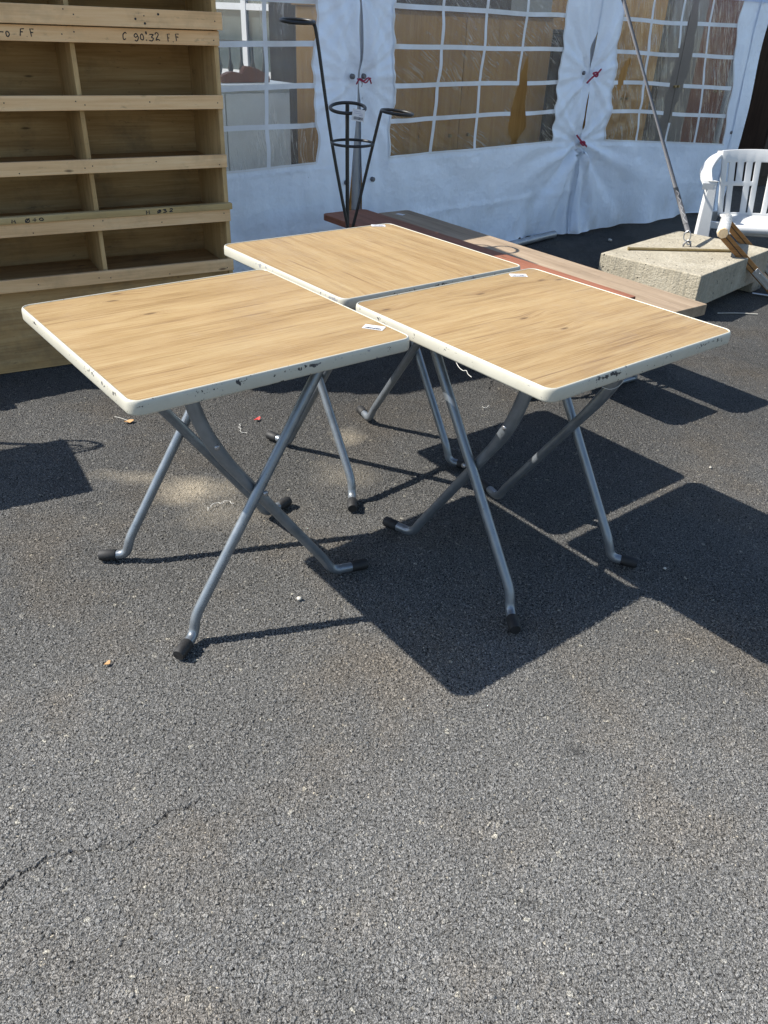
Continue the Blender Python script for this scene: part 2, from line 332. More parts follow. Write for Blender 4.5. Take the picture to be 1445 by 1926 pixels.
M['bluecloth'] = mat_simple('slate_blue_cloth', (.06, .085, .15), (.10, .13, .21), 9, (.8, .9), 0, .2)
M['render'] = mat_simple('beige_house_render', (0.2940, 0.2590, 0.2100), (0.3640, 0.3220, 0.2660), 6, (.85, .95), 0, .3, .01)
M['pvcwin'] = mat_simple('white_window_frame', (0.5400, 0.5400, 0.5400), (0.6000, 0.6000, 0.6000), 10, (.35, .45), 0, .02)
M['glass'] = mat_simple('dark_window_glass', (.05, .065, .065), (.09, .11, .11), 3, (.05, .12), 0, .0, .001, (1, 1, 1), .9)
M['hedge'] = mat_simple('brown_painted_boards', (.05, .036, .028), (.085, .062, .05), 9, (.7, .85), 0, .3, .01, (9, 9, 1))

# ------------------------------------------------------------------ mesh helpers
class MB:
    def __init__(s): s.v = []; s.f = []; s.sm = []
    def add(s, vs, fs, smooth=False):
        o = len(s.v); s.v += [tuple(p) for p in vs]
        for f in fs: s.f.append([i+o for i in f]); s.sm.append(smooth)
        return s
    def build(s, name, mat, parent=None, bevel=0.0, seg=2, weld=False):
        me = bpy.data.meshes.new(name); me.from_pydata(s.v, [], s.f); me.update()
        me.polygons.foreach_set('use_smooth', s.sm)
        if weld or bevel:
            bm = bmesh.new(); bm.from_mesh(me)
            if weld: bmesh.ops.remove_doubles(bm, verts=bm.verts, dist=1e-5)
            if bevel:
                es = [e for e in bm.edges if len(e.link_faces) == 2 and e.calc_face_angle(0) > .6]
                bmesh.ops.bevel(bm, geom=es, offset=bevel, segments=seg, affect='EDGES', profile=.5)
            bmesh.ops.recalc_face_normals(bm, faces=bm.faces)
            bm.to_mesh(me); bm.free()
        me.materials.append(mat)
        o = bpy.data.objects.new(name, me); COL.objects.link(o)
        if parent is not None: o.parent = parent
        return o
    def box(s, c, d, rot=0.0, mtx=None):
        x, y, z = d[0]/2, d[1]/2, d[2]/2
        vs = [Vector(p) for p in [(-x,-y,-z),(x,-y,-z),(x,y,-z),(-x,y,-z),(-x,-y,z),(x,-y,z),(x,y,z),(-x,y,z)]]
        R = mtx if mtx is not None else Matrix.Rotation(rot, 3, 'Z')
        vs = [R @ p + Vector(c) for p in vs]
        return s.add(vs, [(0,3,2,1),(4,5,6,7),(0,1,5,4),(1,2,6,5),(2,3,7,6),(3,0,4,7)])
    def beam(s, a, b, w, h, up=(0,0,1)):
        a, b = Vector(a), Vector(b); d = b-a; L = d.length; x = d.normalized()
        y = Vector(up).cross(x); y = y.normalized() if y.length > 1e-5 else Vector((0,1,0)); z = x.cross(y)
        R = Matrix((x, y, z)).transposed()
        return s.box((a+b)/2, (L, w, h), mtx=R)
    def tube(s, pts, r, n=12, closed=False, caps=True):
        pts = [Vector(p) for p in pts]; k = len(pts)
        rr = r if hasattr(r, '__len__') else [r]*k
        tang = []
        for i in range(k):
            if closed: t = pts[(i+1) % k]-pts[i-1]
            else: t = pts[min(i+1, k-1)]-pts[max(i-1, 0)]
            tang.append(t.normalized())
        ref = Vector((0,0,1)) if abs(tang[0].z) < .9 else Vector((1,0,0))
        nrm = (ref-tang[0]*ref.dot(tang[0])).normalized(); vs = []
        for i in range(k):
            nrm = (nrm-tang[i]*nrm.dot(tang[i])).normalized(); bi = tang[i].cross(nrm)
            for j in range(n):
                a = 2*PI*j/n; vs.append(pts[i]+(nrm*math.cos(a)+bi*math.sin(a))*rr[i])
        fs = []
        for i in range(k if closed else k-1):
            for j in range(n):
                a = i*n+j; b_ = i*n+(j+1) % n; c = ((i+1) % k)*n+(j+1) % n; d = ((i+1) % k)*n+j
                fs.append((a, b_, c, d))
        s.add(vs, fs, True)
        if caps and not closed:
            s.add(vs[:n], [tuple(range(n))[::-1]]); s.add(vs[-n:], [tuple(range(n))])
        return s
    def prism(s, poly, z0, z1, xf=None):
        n = len(poly); vs = [Vector((x, y, z0)) for x, y in poly]+[Vector((x, y, z1)) for x, y in poly]
        if xf: vs = [xf(p) for p in vs]
        fs = [tuple(range(n))[::-1], tuple(range(n, 2*n))]+[(i, (i+1) % n, n+(i+1) % n, n+i) for i in range(n)]
        return s.add(vs, fs)
    def sheet(s, fn, us, vs_, keep=None, smooth=True):
        pts = [fn(u, v) for v in vs_ for u in us]; nu = len(us); fs = []
        for j in range(len(vs_)-1):
            for i in range(nu-1):
                if keep is None or keep((us[i]+us[i+1])/2, (vs_[j]+vs_[j+1])/2):
                    fs.append((j*nu+i, j*nu+i+1, (j+1)*nu+i+1, (j+1)*nu+i))
        return s.add(pts, fs, smooth)
def lin(a, b, step): n = max(1, int(round((b-a)/step))); return [a+(b-a)*i/n for i in range(n+1)]
def thing(name, label, cat, loc=(0,0,0), rz=0.0, group=None):
    o = bpy.data.objects.new(name, None); COL.objects.link(o); o.location = loc; o.rotation_euler = (0,0,rz)
    o.empty_display_size = .1
    return tag(o, label, cat, group)
def tag(o, label, cat, group=None):
    o['label'] = label; o['category'] = cat
    if group: o['group'] = group
    return o
def struct(o): o['kind'] = 'structure'; return o
def smoothpath(pts, n=6):
    """Catmull-Rom through points"""
    P = [Vector(p) for p in pts]; P = [2*P[0]-P[1]]+P+[2*P[-1]-P[-2]]; out = []
    for i in range(1, len(P)-2):
        for k in range(n):
            t = k/n; a, b_, c, d = P[i-1], P[i], P[i+1], P[i+2]
            out.append(.5*((2*b_)+(c-a)*t+(2*a-5*b_+4*c-d)*t*t+(3*b_-a-3*c+d)*t**3))
    out.append(P[-2]); return out
def fillet(pts, rad, n=7):
    """polyline with rounded corners; rad = one radius per inner point"""
    P = [Vector(p) for p in pts]; out = [P[0]]
    for i in range(1, len(P)-1):
        a = (P[i-1]-P[i]); b_ = (P[i+1]-P[i]); r = min(rad[i-1], a.length*.48, b_.length*.48)
        p0 = P[i]+a.normalized()*r; p1 = P[i]+b_.normalized()*r
        for k in range(n+1):
            t = k/n; out.append(p0*(1-t)**2+P[i]*2*t*(1-t)+p1*t*t)
    out.append(P[-1]); return out
def rsq(h, r, n=7):
    pts = []
    for cx, cy, a0 in ((h-r, h-r, 0), (-h+r, h-r, PI/2), (-h+r, -h+r, PI), (h-r, -h+r, 1.5*PI)):
        for k in range(n+1):
            a = a0+PI/2*k/n; pts.append((cx+r*math.cos(a), cy+r*math.sin(a)))
    return pts
def dup(root, loc, rz, label, group=None):
    r = root.copy(); COL.objects.link(r); r.location = loc; r.rotation_euler = (0,0,rz); r['label'] = label
    kids = {}
    for ch in root.children:
        c = ch.copy(); COL.objects.link(c); c.parent = r; kids[ch.name] = c
        for g in ch.children:
            d = g.copy(); COL.objects.link(d); d.parent = c
    return r
def jit(p, a): return Vector(p)+Vector((random.uniform(-a, a), random.uniform(-a, a), random.uniform(-a, a)))

# ------------------------------------------------------------------ ground
import numpy as np
def axis(segs):
    out = []
    for a, b_, st in segs:
        n = max(1, int(round((b_-a)/st))); out += [a+(b_-a)*k/n for k in range(n)]
    return np.array(out+[segs[-1][1]], dtype=np.float32)
gx = axis([(-90, -6, 28), (-6, -1.7, .6), (-1.7, -1.15, .006), (-1.15, 1.15, .0029), (1.15, 1.9, .006), (1.9, 6, .6), (6, 90, 28)])
gy = axis([(-40, -4, 12), (-4, .55, .65), (.55, 2.0, .0029), (2.0, 2.9, .0046), (2.9, 3.5, .009), (3.5, 9, .5), (9, 140, 26)])
NX, NY = len(gx), len(gy)
co_ = np.zeros((NY, NX, 3), dtype=np.float32); co_[..., 0] = gx[None, :]; co_[..., 1] = gy[:, None]
ii = np.arange(NX*NY, dtype=np.int32).reshape(NY, NX)
fq = np.stack([ii[:-1, :-1], ii[:-1, 1:], ii[1:, 1:], ii[1:, :-1]], axis=-1).reshape(-1)
me = bpy.data.meshes.new('asphalt_ground'); me.vertices.add(NX*NY); me.vertices.foreach_set('co', co_.reshape(-1))
nf = (NX-1)*(NY-1); me.loops.add(nf*4); me.loops.foreach_set('vertex_index', fq); me.polygons.add(nf)
me.polygons.foreach_set('loop_start', np.arange(0, nf*4, 4, dtype=np.int32)); me.polygons.foreach_set('loop_total', np.full(nf, 4, dtype=np.int32))
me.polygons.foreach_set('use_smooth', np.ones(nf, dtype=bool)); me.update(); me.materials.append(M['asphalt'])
ground = bpy.data.objects.new('asphalt_ground', me); COL.objects.link(ground); struct(ground)

# ------------------------------------------------------------------ folding tables
TR = .0136; TH = .0335
def make_table():
    t = thing('folding_table', '', 'table', group='folding tables with oak-look tops')
    # rim: a swept moulding
    prof = [(.055, -TH+.003), (.006, -TH), (.0015, -TH+.002), (0, -TH+.006), (0, -.010), (.0008, -.0050), (.0022, -.0016), (.0040, -.0002), (.0056, -.0004), (.0066, -.0026)]
    rm = MB(); loops = []
    for d, z in prof:
        loops.append([(x, y, z) for x, y in rsq(.35-d, max(.028-d, .004), 8)])
    n = len(loops[0])
    vs2 = [p for L in loops for p in L]; fs = []
    for i in range(len(loops)-1):
        for j in range(n): fs.append((i*n+j, i*n+(j+1) % n, (i+1)*n+(j+1) % n, (i+1)*n+j))
    rm.add(vs2, fs, True); rim = rm.build('rim', M['rim'], t)
    w = MB(); pl = rsq(.35-.0064, .025, 6)
    w.add([(x, y, -.0020) for x, y in pl], [tuple(range(len(pl)))]); wood = w.build('wood_panel', M['oak'], t)
    gv_ = MB(); la, lb = rsq(.35-.0060, .0254, 6), rsq(.35-.0088, .0226, 6); k_ = len(la)
    gv_.add([(x, y, -.0016) for x, y in la]+[(x, y, -.0017) for x, y in lb], [(q, (q+1) % k_, k_+(q+1) % k_, k_+q) for q in range(k_)]); gv_.build('inlay_groove', M['groove'], t)
    u = MB(); pl = rsq(.35-.054, .01, 3)
    u.add([(x, y, -TH+.0035) for x, y in pl], [tuple(range(len(pl)))[::-1]]); u.build('underside', M['under'], t)
    H = .7443   # table height; legs reach from -TH down to -H
    def leg(kind, sy):
        """kind +1: outer pair (foot at +x); -1: inner pair (foot at -x)"""
        if kind > 0:
            ly = .213*sy
            pts = [(-.196, ly, -TH-.003), (-.190, ly, -TH-.02), (.214, ly, -H+.072), (.226, ly+.006*sy, -H+.020), (.281, .257*sy, -H+TR+.004)]
            path = fillet(pts, [.01, .06, .045]); off = .0133
        else:
            ly = .186*sy
            pts = [(.176, ly+.012*sy, -TH-.003), (.140, ly+.012*sy, -TH-.135), (.088, ly, -TH-.232), (-.200, ly, -H+.066), (-.226, ly+.004*sy, -H+.019), (-.318, .214*sy, -H+TR+.004)]
            path = fillet(pts, [.08, .10, .06, .045]); off = .0133
        rad = TR if kind > 0 else [TR*(1+.28*max(0, min(1, (p.z+.34)/.10))*max(0, min(1, (-.03-p.z)/.05))) for p in path]
        ob = MB().tube(path, rad, 14).build('leg', M['steel'], t)
        a, e = path[-2], path[-1]; dr = (e-a).normalized()
        c = MB(); c.tube([e-dr*.036, e-dr*.034, e+dr*.008, e+dr*.013], [TR+.0015, TR+.0032, TR+.0032, TR+.0010], 16)
        c.build('rubber_foot', M['rubber'], ob)
        # rivets on the outer face
        spots = [(0.0, -H+.372)] if kind > 0 else [(.112, -TH-.185), (.148, -TH-.095)]
        for x, z in spots:
            y0 = ly+(TR if kind > 0 else TR+.0105)*sy
            rv = MB(); rv.tube([(x, y0-.004*sy, z), (x, y0+.001*sy, z), (x, y0+.0026*sy, z)], [.0078, .0070, .0035], 12)
            rv.build('rivet', M['rivet'], ob)
    for k in (1, -1):
        for sy in (1, -1): leg(k, sy)
    # cross tubes under the board
    MB().tube([(-.194, -.213, -TH-.016), (-.194, .213, -TH-.016)], TR*.95, 12).build('crossbar', M['steel'], t)
    MB().tube([(.165, -.20, -TH-.030), (.165, .20, -TH-.030)], TR*.8, 12).build('crossbar', M['steel'], t)
    for x in (-.194, .165):
        for y in (-.12, .12): MB().box((x, y, -TH+.0005), (.07, .03, .006)).build('mounting_plate', M['steel'], t, bevel=.001)
    return t, wood
TABLES = [  # x, y, angle, z
    (-.4378, 1.8489, -.8908-PI/2, .7482), (.3828, 2.0075, -.8831, .7444), (-.0815, 2.5830, -.8925, .7395)]
LAB = ['nearest left folding table, its price sticker lying beside the right corner of the oak-look top',
       'right-hand folding table with chipped near corner and sticker on its far corner',
       'rearmost folding table, half hidden behind the other two, in front of the plant stand']
proto, _ = make_table()
tabs = []
for i, (x, y, a, z) in enumerate(TABLES):
    t = proto if i == 0 else dup(proto, (0,0,0), 0, '')
    t.location = (x, y, z); t.rotation_euler = (0,0,a); t['label'] = LAB[i]
    # legs stand on the ground whatever the top's height
    tabs.append(t)
    for ch in t.children:
        if ch.name.startswith('wood_panel'): ch.rotation_euler = (0, 0, (0, PI/2, 0)[i])
        if ch.name.startswith(('leg',)): ch.location.z = .7443-z+.0
def barcode_sticker(name, parent, loc, rz, w=.052, h=.030, mtx=None):
    s = MB(); s.box((0,0,0), (w, h, .0007)); o = s.build(name, M['label'], parent)
    o.location = loc; o.rotation_euler = (0,0,rz) if mtx is None else mtx
    p = MB(); x = -w*.36; rr = random.Random(3)
    while x < w*.38:
        bw = rr.choice((.0006, .0011, .0018)); p.box((x+bw/2, -h*.27, .0006), (bw, h*.26, .0004)); x += bw+rr.choice((.0008, .0014))
    p.build('barcode', M['ink'], o)
    q = MB()
    q.box((-w*.12, h*.30, .0006), (w*.55, h*.07, .0004)); q.box((-w*.02, h*.14, .0006), (w*.70, h*.06, .0004)); q.box((w*.2, 0, .0006), (w*.3, h*.08, .0004))
    q.build('print_lines', M['print'], o)
    return o
def world_to_local(t, x, y):
    a = t.rotation_euler[2]; dx, dy = x-t.location.x, y-t.location.y
    return dx*math.cos(a)+dy*math.sin(a), -dx*math.sin(a)+dy*math.cos(a)
for t, (x, y), wrz in ((tabs[0], (-.044, 1.856), -.28), (tabs[1], (.375, 2.400), .10), (tabs[2], (-.067, 3.020), .12)):
    lx, ly = world_to_local(t, x, y)
    barcode_sticker('price_sticker', t, (lx, ly, -.0012), wrz-t.rotation_euler[2])

# ------------------------------------------------------------------ open-fronted plywood rack
RK = thing('storage_rack', 'tall plywood pigeonhole rack with marker writing on its shelf edges, left of the tent', 'shelf', (-.768, 3.758, 0), .535)
RL, RD, RH = 1.21, .36, 1.95       # length (towards -x), depth (+y), height
m_ = MB(); m_.box((-.0095, RD/2, RH/2), (.019, RD, RH)); m_.build('side_panel', M['plyv'], RK, .001)
m_ = MB(); m_.box((-RL+.0095, RD/2, RH/2), (.019, RD, RH)); m_.build('side_panel', M['plyv'], RK, .001)
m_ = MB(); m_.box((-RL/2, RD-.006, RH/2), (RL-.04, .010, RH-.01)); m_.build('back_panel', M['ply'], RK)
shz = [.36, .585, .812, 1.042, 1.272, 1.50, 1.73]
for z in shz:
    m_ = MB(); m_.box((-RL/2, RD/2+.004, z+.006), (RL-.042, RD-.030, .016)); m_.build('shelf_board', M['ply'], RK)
m_ = MB(); m_.box((-RL/2, RD/2, RH-.0095), (RL-.042, RD-.002, .019)); m_.build('top_panel', M['ply'], RK)
for i, z in enumerate(shz):
    z1 = (shz+[RH-.02])[i+1]
    m_ = MB(); m_.box((-.578, RD/2+.006, (z+.0145+z1-.0025)/2), (.018, RD-.034, z1-z-.0172)); m_.build('divider', M['plyv'], RK, .001)
for i, z in enumerate([.355, .577, .805, 1.036, 1.268, 1.497, 1.727]):
    h = .052
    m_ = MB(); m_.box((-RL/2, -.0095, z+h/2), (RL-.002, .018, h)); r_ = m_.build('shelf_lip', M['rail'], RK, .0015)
m_ = MB(); m_.box((-RL/2+.001, -.013, .643), (RL+.012, .032, .026)); m_.build('batten', M['batten'], RK, .002)
m_ = MB(); m_.box((-RL/2+.003, -.020, 1.355), (RL+.012, .038, .062)); m_.build('header_board', M['rail'], RK, .002)
m_ = MB(); m_.box((-RL/2, .014, .178), (RL-.042, .012, .352)); m_.build('base_panel', M['ply'], RK)
# nail heads
m_ = MB()
for z in (.381, .603, .83, 1.062, 1.294, 1.36):
    for x in (-.02, -.30, -.56, -.60, -.85, -1.1):
        y = -.0185 if z != 1.36 else -.039
        xx = x+random.uniform(-.02, .0); zz = z+random.uniform(-.016, .016)
        m_ = MB().tube([(xx, y+.004, zz), (xx, y-.0006, zz)], .0026, 7); m_.build('nail', M['blackiron'], RK)
for x, z in ((-.34, 1.352), (-.305, 1.338), (-.25, 1.37)): MB().tube([(x, -.036, z), (x, -.0396, z)], .0046, 8).build('knot_hole', M['blackiron'], RK)
# marker writing: polylines in a 1 x 1 box
GL = {'C': [[(.9,.85),(.6,1),(.25,.85),(.1,.5),(.25,.12),(.6,0),(.9,.12)]],
 '9': [[(.85,.75),(.5,1),(.15,.75),(.4,.5),(.85,.7),(.8,.3),(.5,0),(.1,.08)]],
 '0': [[(.5,.8),(.15,.6),(.15,.2),(.5,0),(.85,.2),(.85,.6),(.5,.8)]],
 'o': [[(.5,.7),(.2,.5),(.25,.15),(.5,.08),(.8,.2),(.8,.55),(.5,.7)]],
 '*': [[(.4,1.1),(.2,.95),(.4,.8),(.6,.95),(.4,1.1)]],
 '3': [[(.1,.9),(.8,.95),(.4,.6),(.85,.35),(.6,.02),(.1,.1)]],
 '2': [[(.15,.7),(.4,.95),(.8,.75),(.3,.15),(.2,.05),(.55,.12),(.95,.02)]],
 'F': [[(.2,0),(.2,1),(.9,1)],[(.2,.55),(.75,.55)]], '.': [[(.4,.02),(.55,.08)]], '-': [[(.1,.45),(.9,.45)]],
 'M': [[(.1,0),(.2,.95),(.5,.4),(.8,.95),(.9,0)]], 'O': [[(.5,.9),(.12,.6),(.2,.15),(.55,.05),(.88,.3),(.8,.75),(.5,.9)],[(.05,-.05),(.95,1.0)]],
 '4': [[(.6,0),(.65,1),(.1,.35),(.95,.38)]], ' ': []}
def writing(txt, x, z, h, w, gap, y, parent, seed):
    rr = random.Random(seed); b_ = MB()
    for ch in txt:
        sc = w*(.55 if ch in '.*' else 1)*rr.uniform(.85, 1.15); lean = rr.uniform(-.12, .22); dz_ = rr.uniform(-.003, .003); hs = rr.uniform(.82, 1.12)
        for st in GL[ch]:
            pts = [Vector((x+px*sc+rr.uniform(-.0013, .0013)+pz*h*lean, y, z+dz_+pz*h*hs+rr.uniform(-.0013, .0013))) for px, pz in st]
            if len(pts) > 2: pts = smoothpath(pts, 3) if ch not in 'FM4' else pts
            b_.tube(pts, .0021, 5)
        x += sc+gap
    # flatten the strokes on to the board
    b_.v = [(p[0], y+(p[1]-y)*.25, p[2]) for p in b_.v]
    return b_.build('marker_writing', M['ink'], parent)
yr = -.0189
writing('C 90*32 F.F', -.395, 1.280, .026, .0185, .0040, yr, RK, 1)
writing('4-o F.F', -.862, 1.281, .026, .0185, .0045, yr, RK, 2)
writing('M O32', -.385, .6345, .015, .0175, .007, -.0293, RK, 3)
writing('M O40', -.925, .6345, .015, .0185, .008, -.0293, RK, 4)

# ------------------------------------------------------------------ marquee
G0 = Vector((1.346, 6.472, 0)); PH = .765; P3 = .65
D1 = Vector((math.cos(PH), math.sin(PH), 0)); D3 = Vector((math.cos(P3), math.sin(P3), 0))
N1 = Vector((math.sin(PH), -math.cos(PH), 0)); N3 = Vector((math.sin(P3), -math.cos(P3), 0))
EAVE = 1.76
TENT = thing('marquee', 'white party marquee with clear gridded windows and crimson ties behind the tables', 'tent', tuple(G0), PH)
# local frame of the marquee: x = along the wall, -y = towards the camera, z = up
TIES = [(-2.19, 1.105), (-2.18, 1.53), (-.005, 1.115), (-.03, .668)]
def billow(s, z):
    o = .042*noise.noise((s*.9, z*.8, 3.1))+.014*noise.noise((s*2.6, z*2.2, 9.7))
    o += .007*noise.noise((s*7, z*4, 1.7))
    for i, (a, h) in enumerate(TIES):
        dx, dz = s-a, z-h; r = math.hypot(dx, dz)+1e-6; ang = math.atan2(dz, dx)
        up = 1.0 if z < .60 else .28+.72*max(0, (.70-z)/.10) if z < .70 else .28
        amp = (.034 if a > -1 else .020)*up
        f = math.exp(-r/.34)*min(1, r/.07)
        ridge = abs(math.sin(ang*3.5+i*1.3))
        o += amp*f*(1.2-2.4*ridge)+(.020 if a > -1 else .011)*up*math.exp(-r/.55)*min(1, r/.10)*math.sin(ang*11+i*2)+.006*math.exp(-r/.8)*min(1, r/.1)*math.sin(ang*23+i)
        o -= .022*math.exp(-(r/.08)**2)
    # hanging folds by the joints and a rippling hem
    for a in (-2.19, .02):
        dx = s-a
        o += .019*math.exp(-abs(dx)/.15)*math.sin(dx*52+z*2)*(.5+.5*math.exp(-abs(z-.2)/.6))
    low = max(0, 1-z/.35)
    o += low*low*(.035*math.sin(s*7.3+1)+.02*math.sin(s*17))
    # creases from folding, lower band
    o += .006*max(0, 1-abs(z-.33)/.03)*(1 if s < 0 else .3)
    o -= .004*max(0, 1-abs((s*1.3) % 1-.5)/.03)*(1 if z < .66 else 0)
    return o
def wallpt(s, z, off=0.0):
    """nominal wall coordinates -> marquee-local point"""
    o = billow(s, z)+off
    if s > 0:
        k = s/1.65 if s < 1.65 else max(0, (1.90-s)/.25)
        sag = min(1.0, max(0.0, (1.455-z)/.765))
        s2 = s+.20*k*sag; z2 = z-.115*k*sag if z >= .69 else z*(1-.115*k/.69)
        p = D3*s2+N3*o
    else:
        s2, z2 = s, z; p = D1*s2+N1*o
    lx = p.dot(D1); ly = -p.dot(N1)
    return Vector((lx, ly, z2))
def hem(s):
    h = .012+.018*max(0, noise.noise((s*3, 0, 5)))+.05*math.exp(-((s+.62)/.05)**2)+.03*math.exp(-((s+.45)/.09)**2)
    return h
def clampz(s, z): return max(z, hem(s)) if z < .12 else z
COLS = {'left': (-3.70, -2.49, [-3.57, -3.19, -2.81]), 'mid': (-1.95, -.355, [-1.575, -1.19, -.78]), 'right': (.215, 1.64, [.57, .925, 1.28])}
ROWS = [.885, 1.07, 1.261, 1.455]; WB, WT = .69, 1.645
def ledge(z, side):      # wavy opening edges
    w = .012*math.sin(z*9+side)+.010*math.sin(z*23+side*2)
    if side in (2, 3): w = .35*w+.008*noise.noise((z*16, side, 1))+.012*noise.noise((z*5, side, 4))
    return w
def tear(which, s, z):
    if which == 'mid':
        t = (1.215-z)/.52
        if t < 0 or t > 1: return False
        c = -.715-.055*t; hw = .115*(t**.8)*(1 if t < .8 else max(.25, (1-t)/.2))+.004
        return abs(s-c) < hw
    if which == 'right':
        w = (s-.215)/1.425; t = (1.645-z)/.955
        c = .60-.05*t-.14*t*t; hw = .018+.045*math.sin(PI*min(1, t*1.02))
        if abs(w-c) < hw+.006*math.sin(z*40): return True
        # small rip near the upper tie
        return (s-.33)**2/.0035+(z-1.12-(s-.33)*1.4)**2/.004 < 1
    return False
panels = {'left': (-3.80, -2.195), 'mid': (-2.185, .012), 'right': (-.012, 1.925)}
for key, (a, b_) in panels.items():
    w0, w1, cols = COLS[key]
    sl, sr = {'left': (0, 1), 'mid': (5, 2), 'right': (3, 4)}[key]
    def keep(s, z):
        if z < WB or z > WT: return True
        return s < w0+ledge(z, sl) or s > w1+ledge(z, sr)
    def gapedge(s, z):
        # the panels part in lens-shaped slits between the ties
        if key == 'left' and b_-s < .35:
            k = 1-(b_-s)/.35
            return -k*(.018*max(0, math.sin((z-1.10)/.43*PI)) if z > 1.1 else .050*min(1, (1.1-z)/.7))
        if key == 'mid' and s-a < .35:
            k = 1-(s-a)/.35
            return k*(.014*max(0, math.sin((z-1.10)/.43*PI)) if z > 1.1 else .022*min(1, (1.1-z)/.7))
        if key == 'mid' and b_-s < .35:
            k = 1-(b_-s)/.35
            return -k*(.040*max(0, math.sin((z-.668)/.447*PI)) if z < 1.115 else .045*max(0, math.sin((z-1.115)/.30*PI)) if z < 1.415 else 0) if z > .668 else k*.0
        return 0
    offp = {'left': 0.0, 'mid': .006, 'right': .013}[key]
    def fn(s, z):
        z = clampz(s, z)
        s2 = s+gapedge(s, z)
        if key == 'mid' and s2 > 0: 
            p = wallpt(-1e-4, z, offp); p.x += s2; return p
        if key == 'right' and s2 <= 0:
            p = wallpt(1e-4, z, offp); p.x += s2; return p
        return wallpt(s2, z, offp)
    nL, nM, nR = int((w0-a)/.016)+1, int((w1-w0)/.02), int((b_-w1)/.016)+1
    zs = lin(0, WB, .016)+lin(WB, WT, .016)[1:]+lin(WT, EAVE, .016)[1:]
    def colpos(u, z):
        zz = min(max(z, WB), WT); e0, e1 = w0+ledge(zz, sl), w1+ledge(zz, sr)
        if u <= 1: return a+(e0-a)*u
        if u <= 2: return e0+(e1-e0)*(u-1)
        return e1+(b_-e1)*(u-2)
    us_ = [i/nL for i in range(nL)]+[1+i/nM for i in range(nM)]+[2+i/nR for i in range(nR+1)]
    wp = MB().sheet(lambda u, z: fn(colpos(u, z), z), us_, zs, lambda u, z: not (1 < u < 2 and WB < z < WT)).build('wall_panel', M['cloth'], TENT)
    # clear window
    fz = lin(WB-.010, WT+.012, .0080); fs_ = lin(0, 1, .0085/(w1-w0))
    def ffn(s, z):
        e = .006*noise.noise((s*6, z*5, 7.7))+.003*noise.noise((s*17, z*12, 2.2))
        return wallpt(s, z, offp-.008+e)
    def fpos(u, z):
        e0, e1 = w0-.012+ledge(z, sl), w1+.012+ledge(z, sr); return e0+(e1-e0)*u
    MB().sheet(lambda u, z: ffn(fpos(u, z), z), fs_, fz, lambda u, z: not tear(key, fpos(u, z), z)).build('window_film', M['film_'+key], wp)
    # printed glazing bars
    gr = MB(); hw = .0125
    def bar_h(z0, wob):
        fnb = lambda s, q: ffn(s, z0+q+.010*noise.noise((s*2.2, z0*5, wob)))+Vector((0, -.0035, 0))
        gr.sheet(fnb, lin(w0-.01, w1+.01, .019), [-hw, hw], lambda s, q: not tear(key, s, z0) and w0-.008+ledge(z0, sl) < s < w1+.008+ledge(z0, sr))
    def bar_v(s0, wob):
        fnb = lambda q, z: ffn(s0+q+.020*noise.noise((z*2.4, s0*3, wob)), z)+Vector((0, -.0040, 0))
        gr.sheet(fnb, [-hw, hw], lin(WB, WT, .019), lambda q, z: not tear(key, s0, z))
    for z0 in ROWS: bar_h(z0, 1.5)
    for s0 in cols: bar_v(s0, 4.5)
    # welded border of the opening
    for e_, sd in ((w0, sl), (w1, sr)):
        gr.sheet(lambda q, z: ffn(e_+ledge(z, sd)+q, z)+Vector((0, -.0125, 0)), [-.006, .006], lin(WB, WT, .016))
    gr.sheet(lambda s, q: ffn(s, WB+q)+Vector((0, -.0125, 0)), lin(w0, w1, .019), [-.006, .006])
    gr.build('window_grid', M['tape'], wp)
for key, (a, b_) in panels.items():
    for z0, w_ in ((.655, .007),):
        MB().sheet(lambda s, q: wallpt(s if abs(s) > 1e-4 else 1e-4, z0+q, {'left': 0, 'mid': .006, 'right': .013}[key]+.0025), lin(a+.07, (b_-.07) if key != 'mid' else -.08, .016), [-w_, w_]).build('welded_seam', M['cloth'], TENT)
# folded flap hanging down the middle joint, edge strip by the open end
fl = MB(); fl.sheet(lambda s, z: wallpt(max(s, 1e-4), z, .026+.006*math.sin(s*60)), lin(.002, .085, .01), lin(.03, .62, .02)); fl.build('joint_flap', M['cloth'], TENT)
es_ = MB(); es_.sheet(lambda s, z: wallpt(s, z, .022+.004*math.sin(z*9)), lin(1.885, 2.06, .012), lin(.015, EAVE-.01, .02)); es_.build('edge_strip', M['cloth'], TENT)
# ties and eyelets
def L(s, z, off): return wallpt(s if s != 0 else 1e-4, z, off)
for k, (a, h) in enumerate(TIES):
    big = a > -1; c = MB(); w = .075 if big else .055
    base = L(a, h, .045)
    def q(dx, dy, dz): return base+Vector((dx, dy, dz))
    if big:
        sg = 1 if k == 2 else -1
        c.tube(smoothpath([q(-w, -.004, -.055*sg), q(-w*.4, -.012, -.02*sg), q(0, -.022, 0), q(w*.5, -.012, .012*sg), q(w, -.004, .030*sg)], 5), .0062, 7)
        c.tube(smoothpath([q(-.03, -.012, .006), q(-.005, -.026, .012), q(.018, -.022, -.004), q(-.004, -.024, -.014), q(-.03, -.012, .006)], 4), .0058, 7)
    else:
        c.tube(smoothpath([q(-w, -.002, -.025), q(-w*.7, -.010, .002), q(-.012, -.014, -.008), q(.01, -.018, .004), q(w*.6, -.010, .004), q(w, -.002, -.022)], 5), .0040, 7)
        c.tube(smoothpath([q(-w*.9, -.002, .002), q(-.02, -.016, -.010), q(.0, -.02, -.016), q(.03, -.012, .0), q(w*.9, -.002, .004)], 5), .0036, 7)
    c.build('tie_cord', M['cord'], TENT)
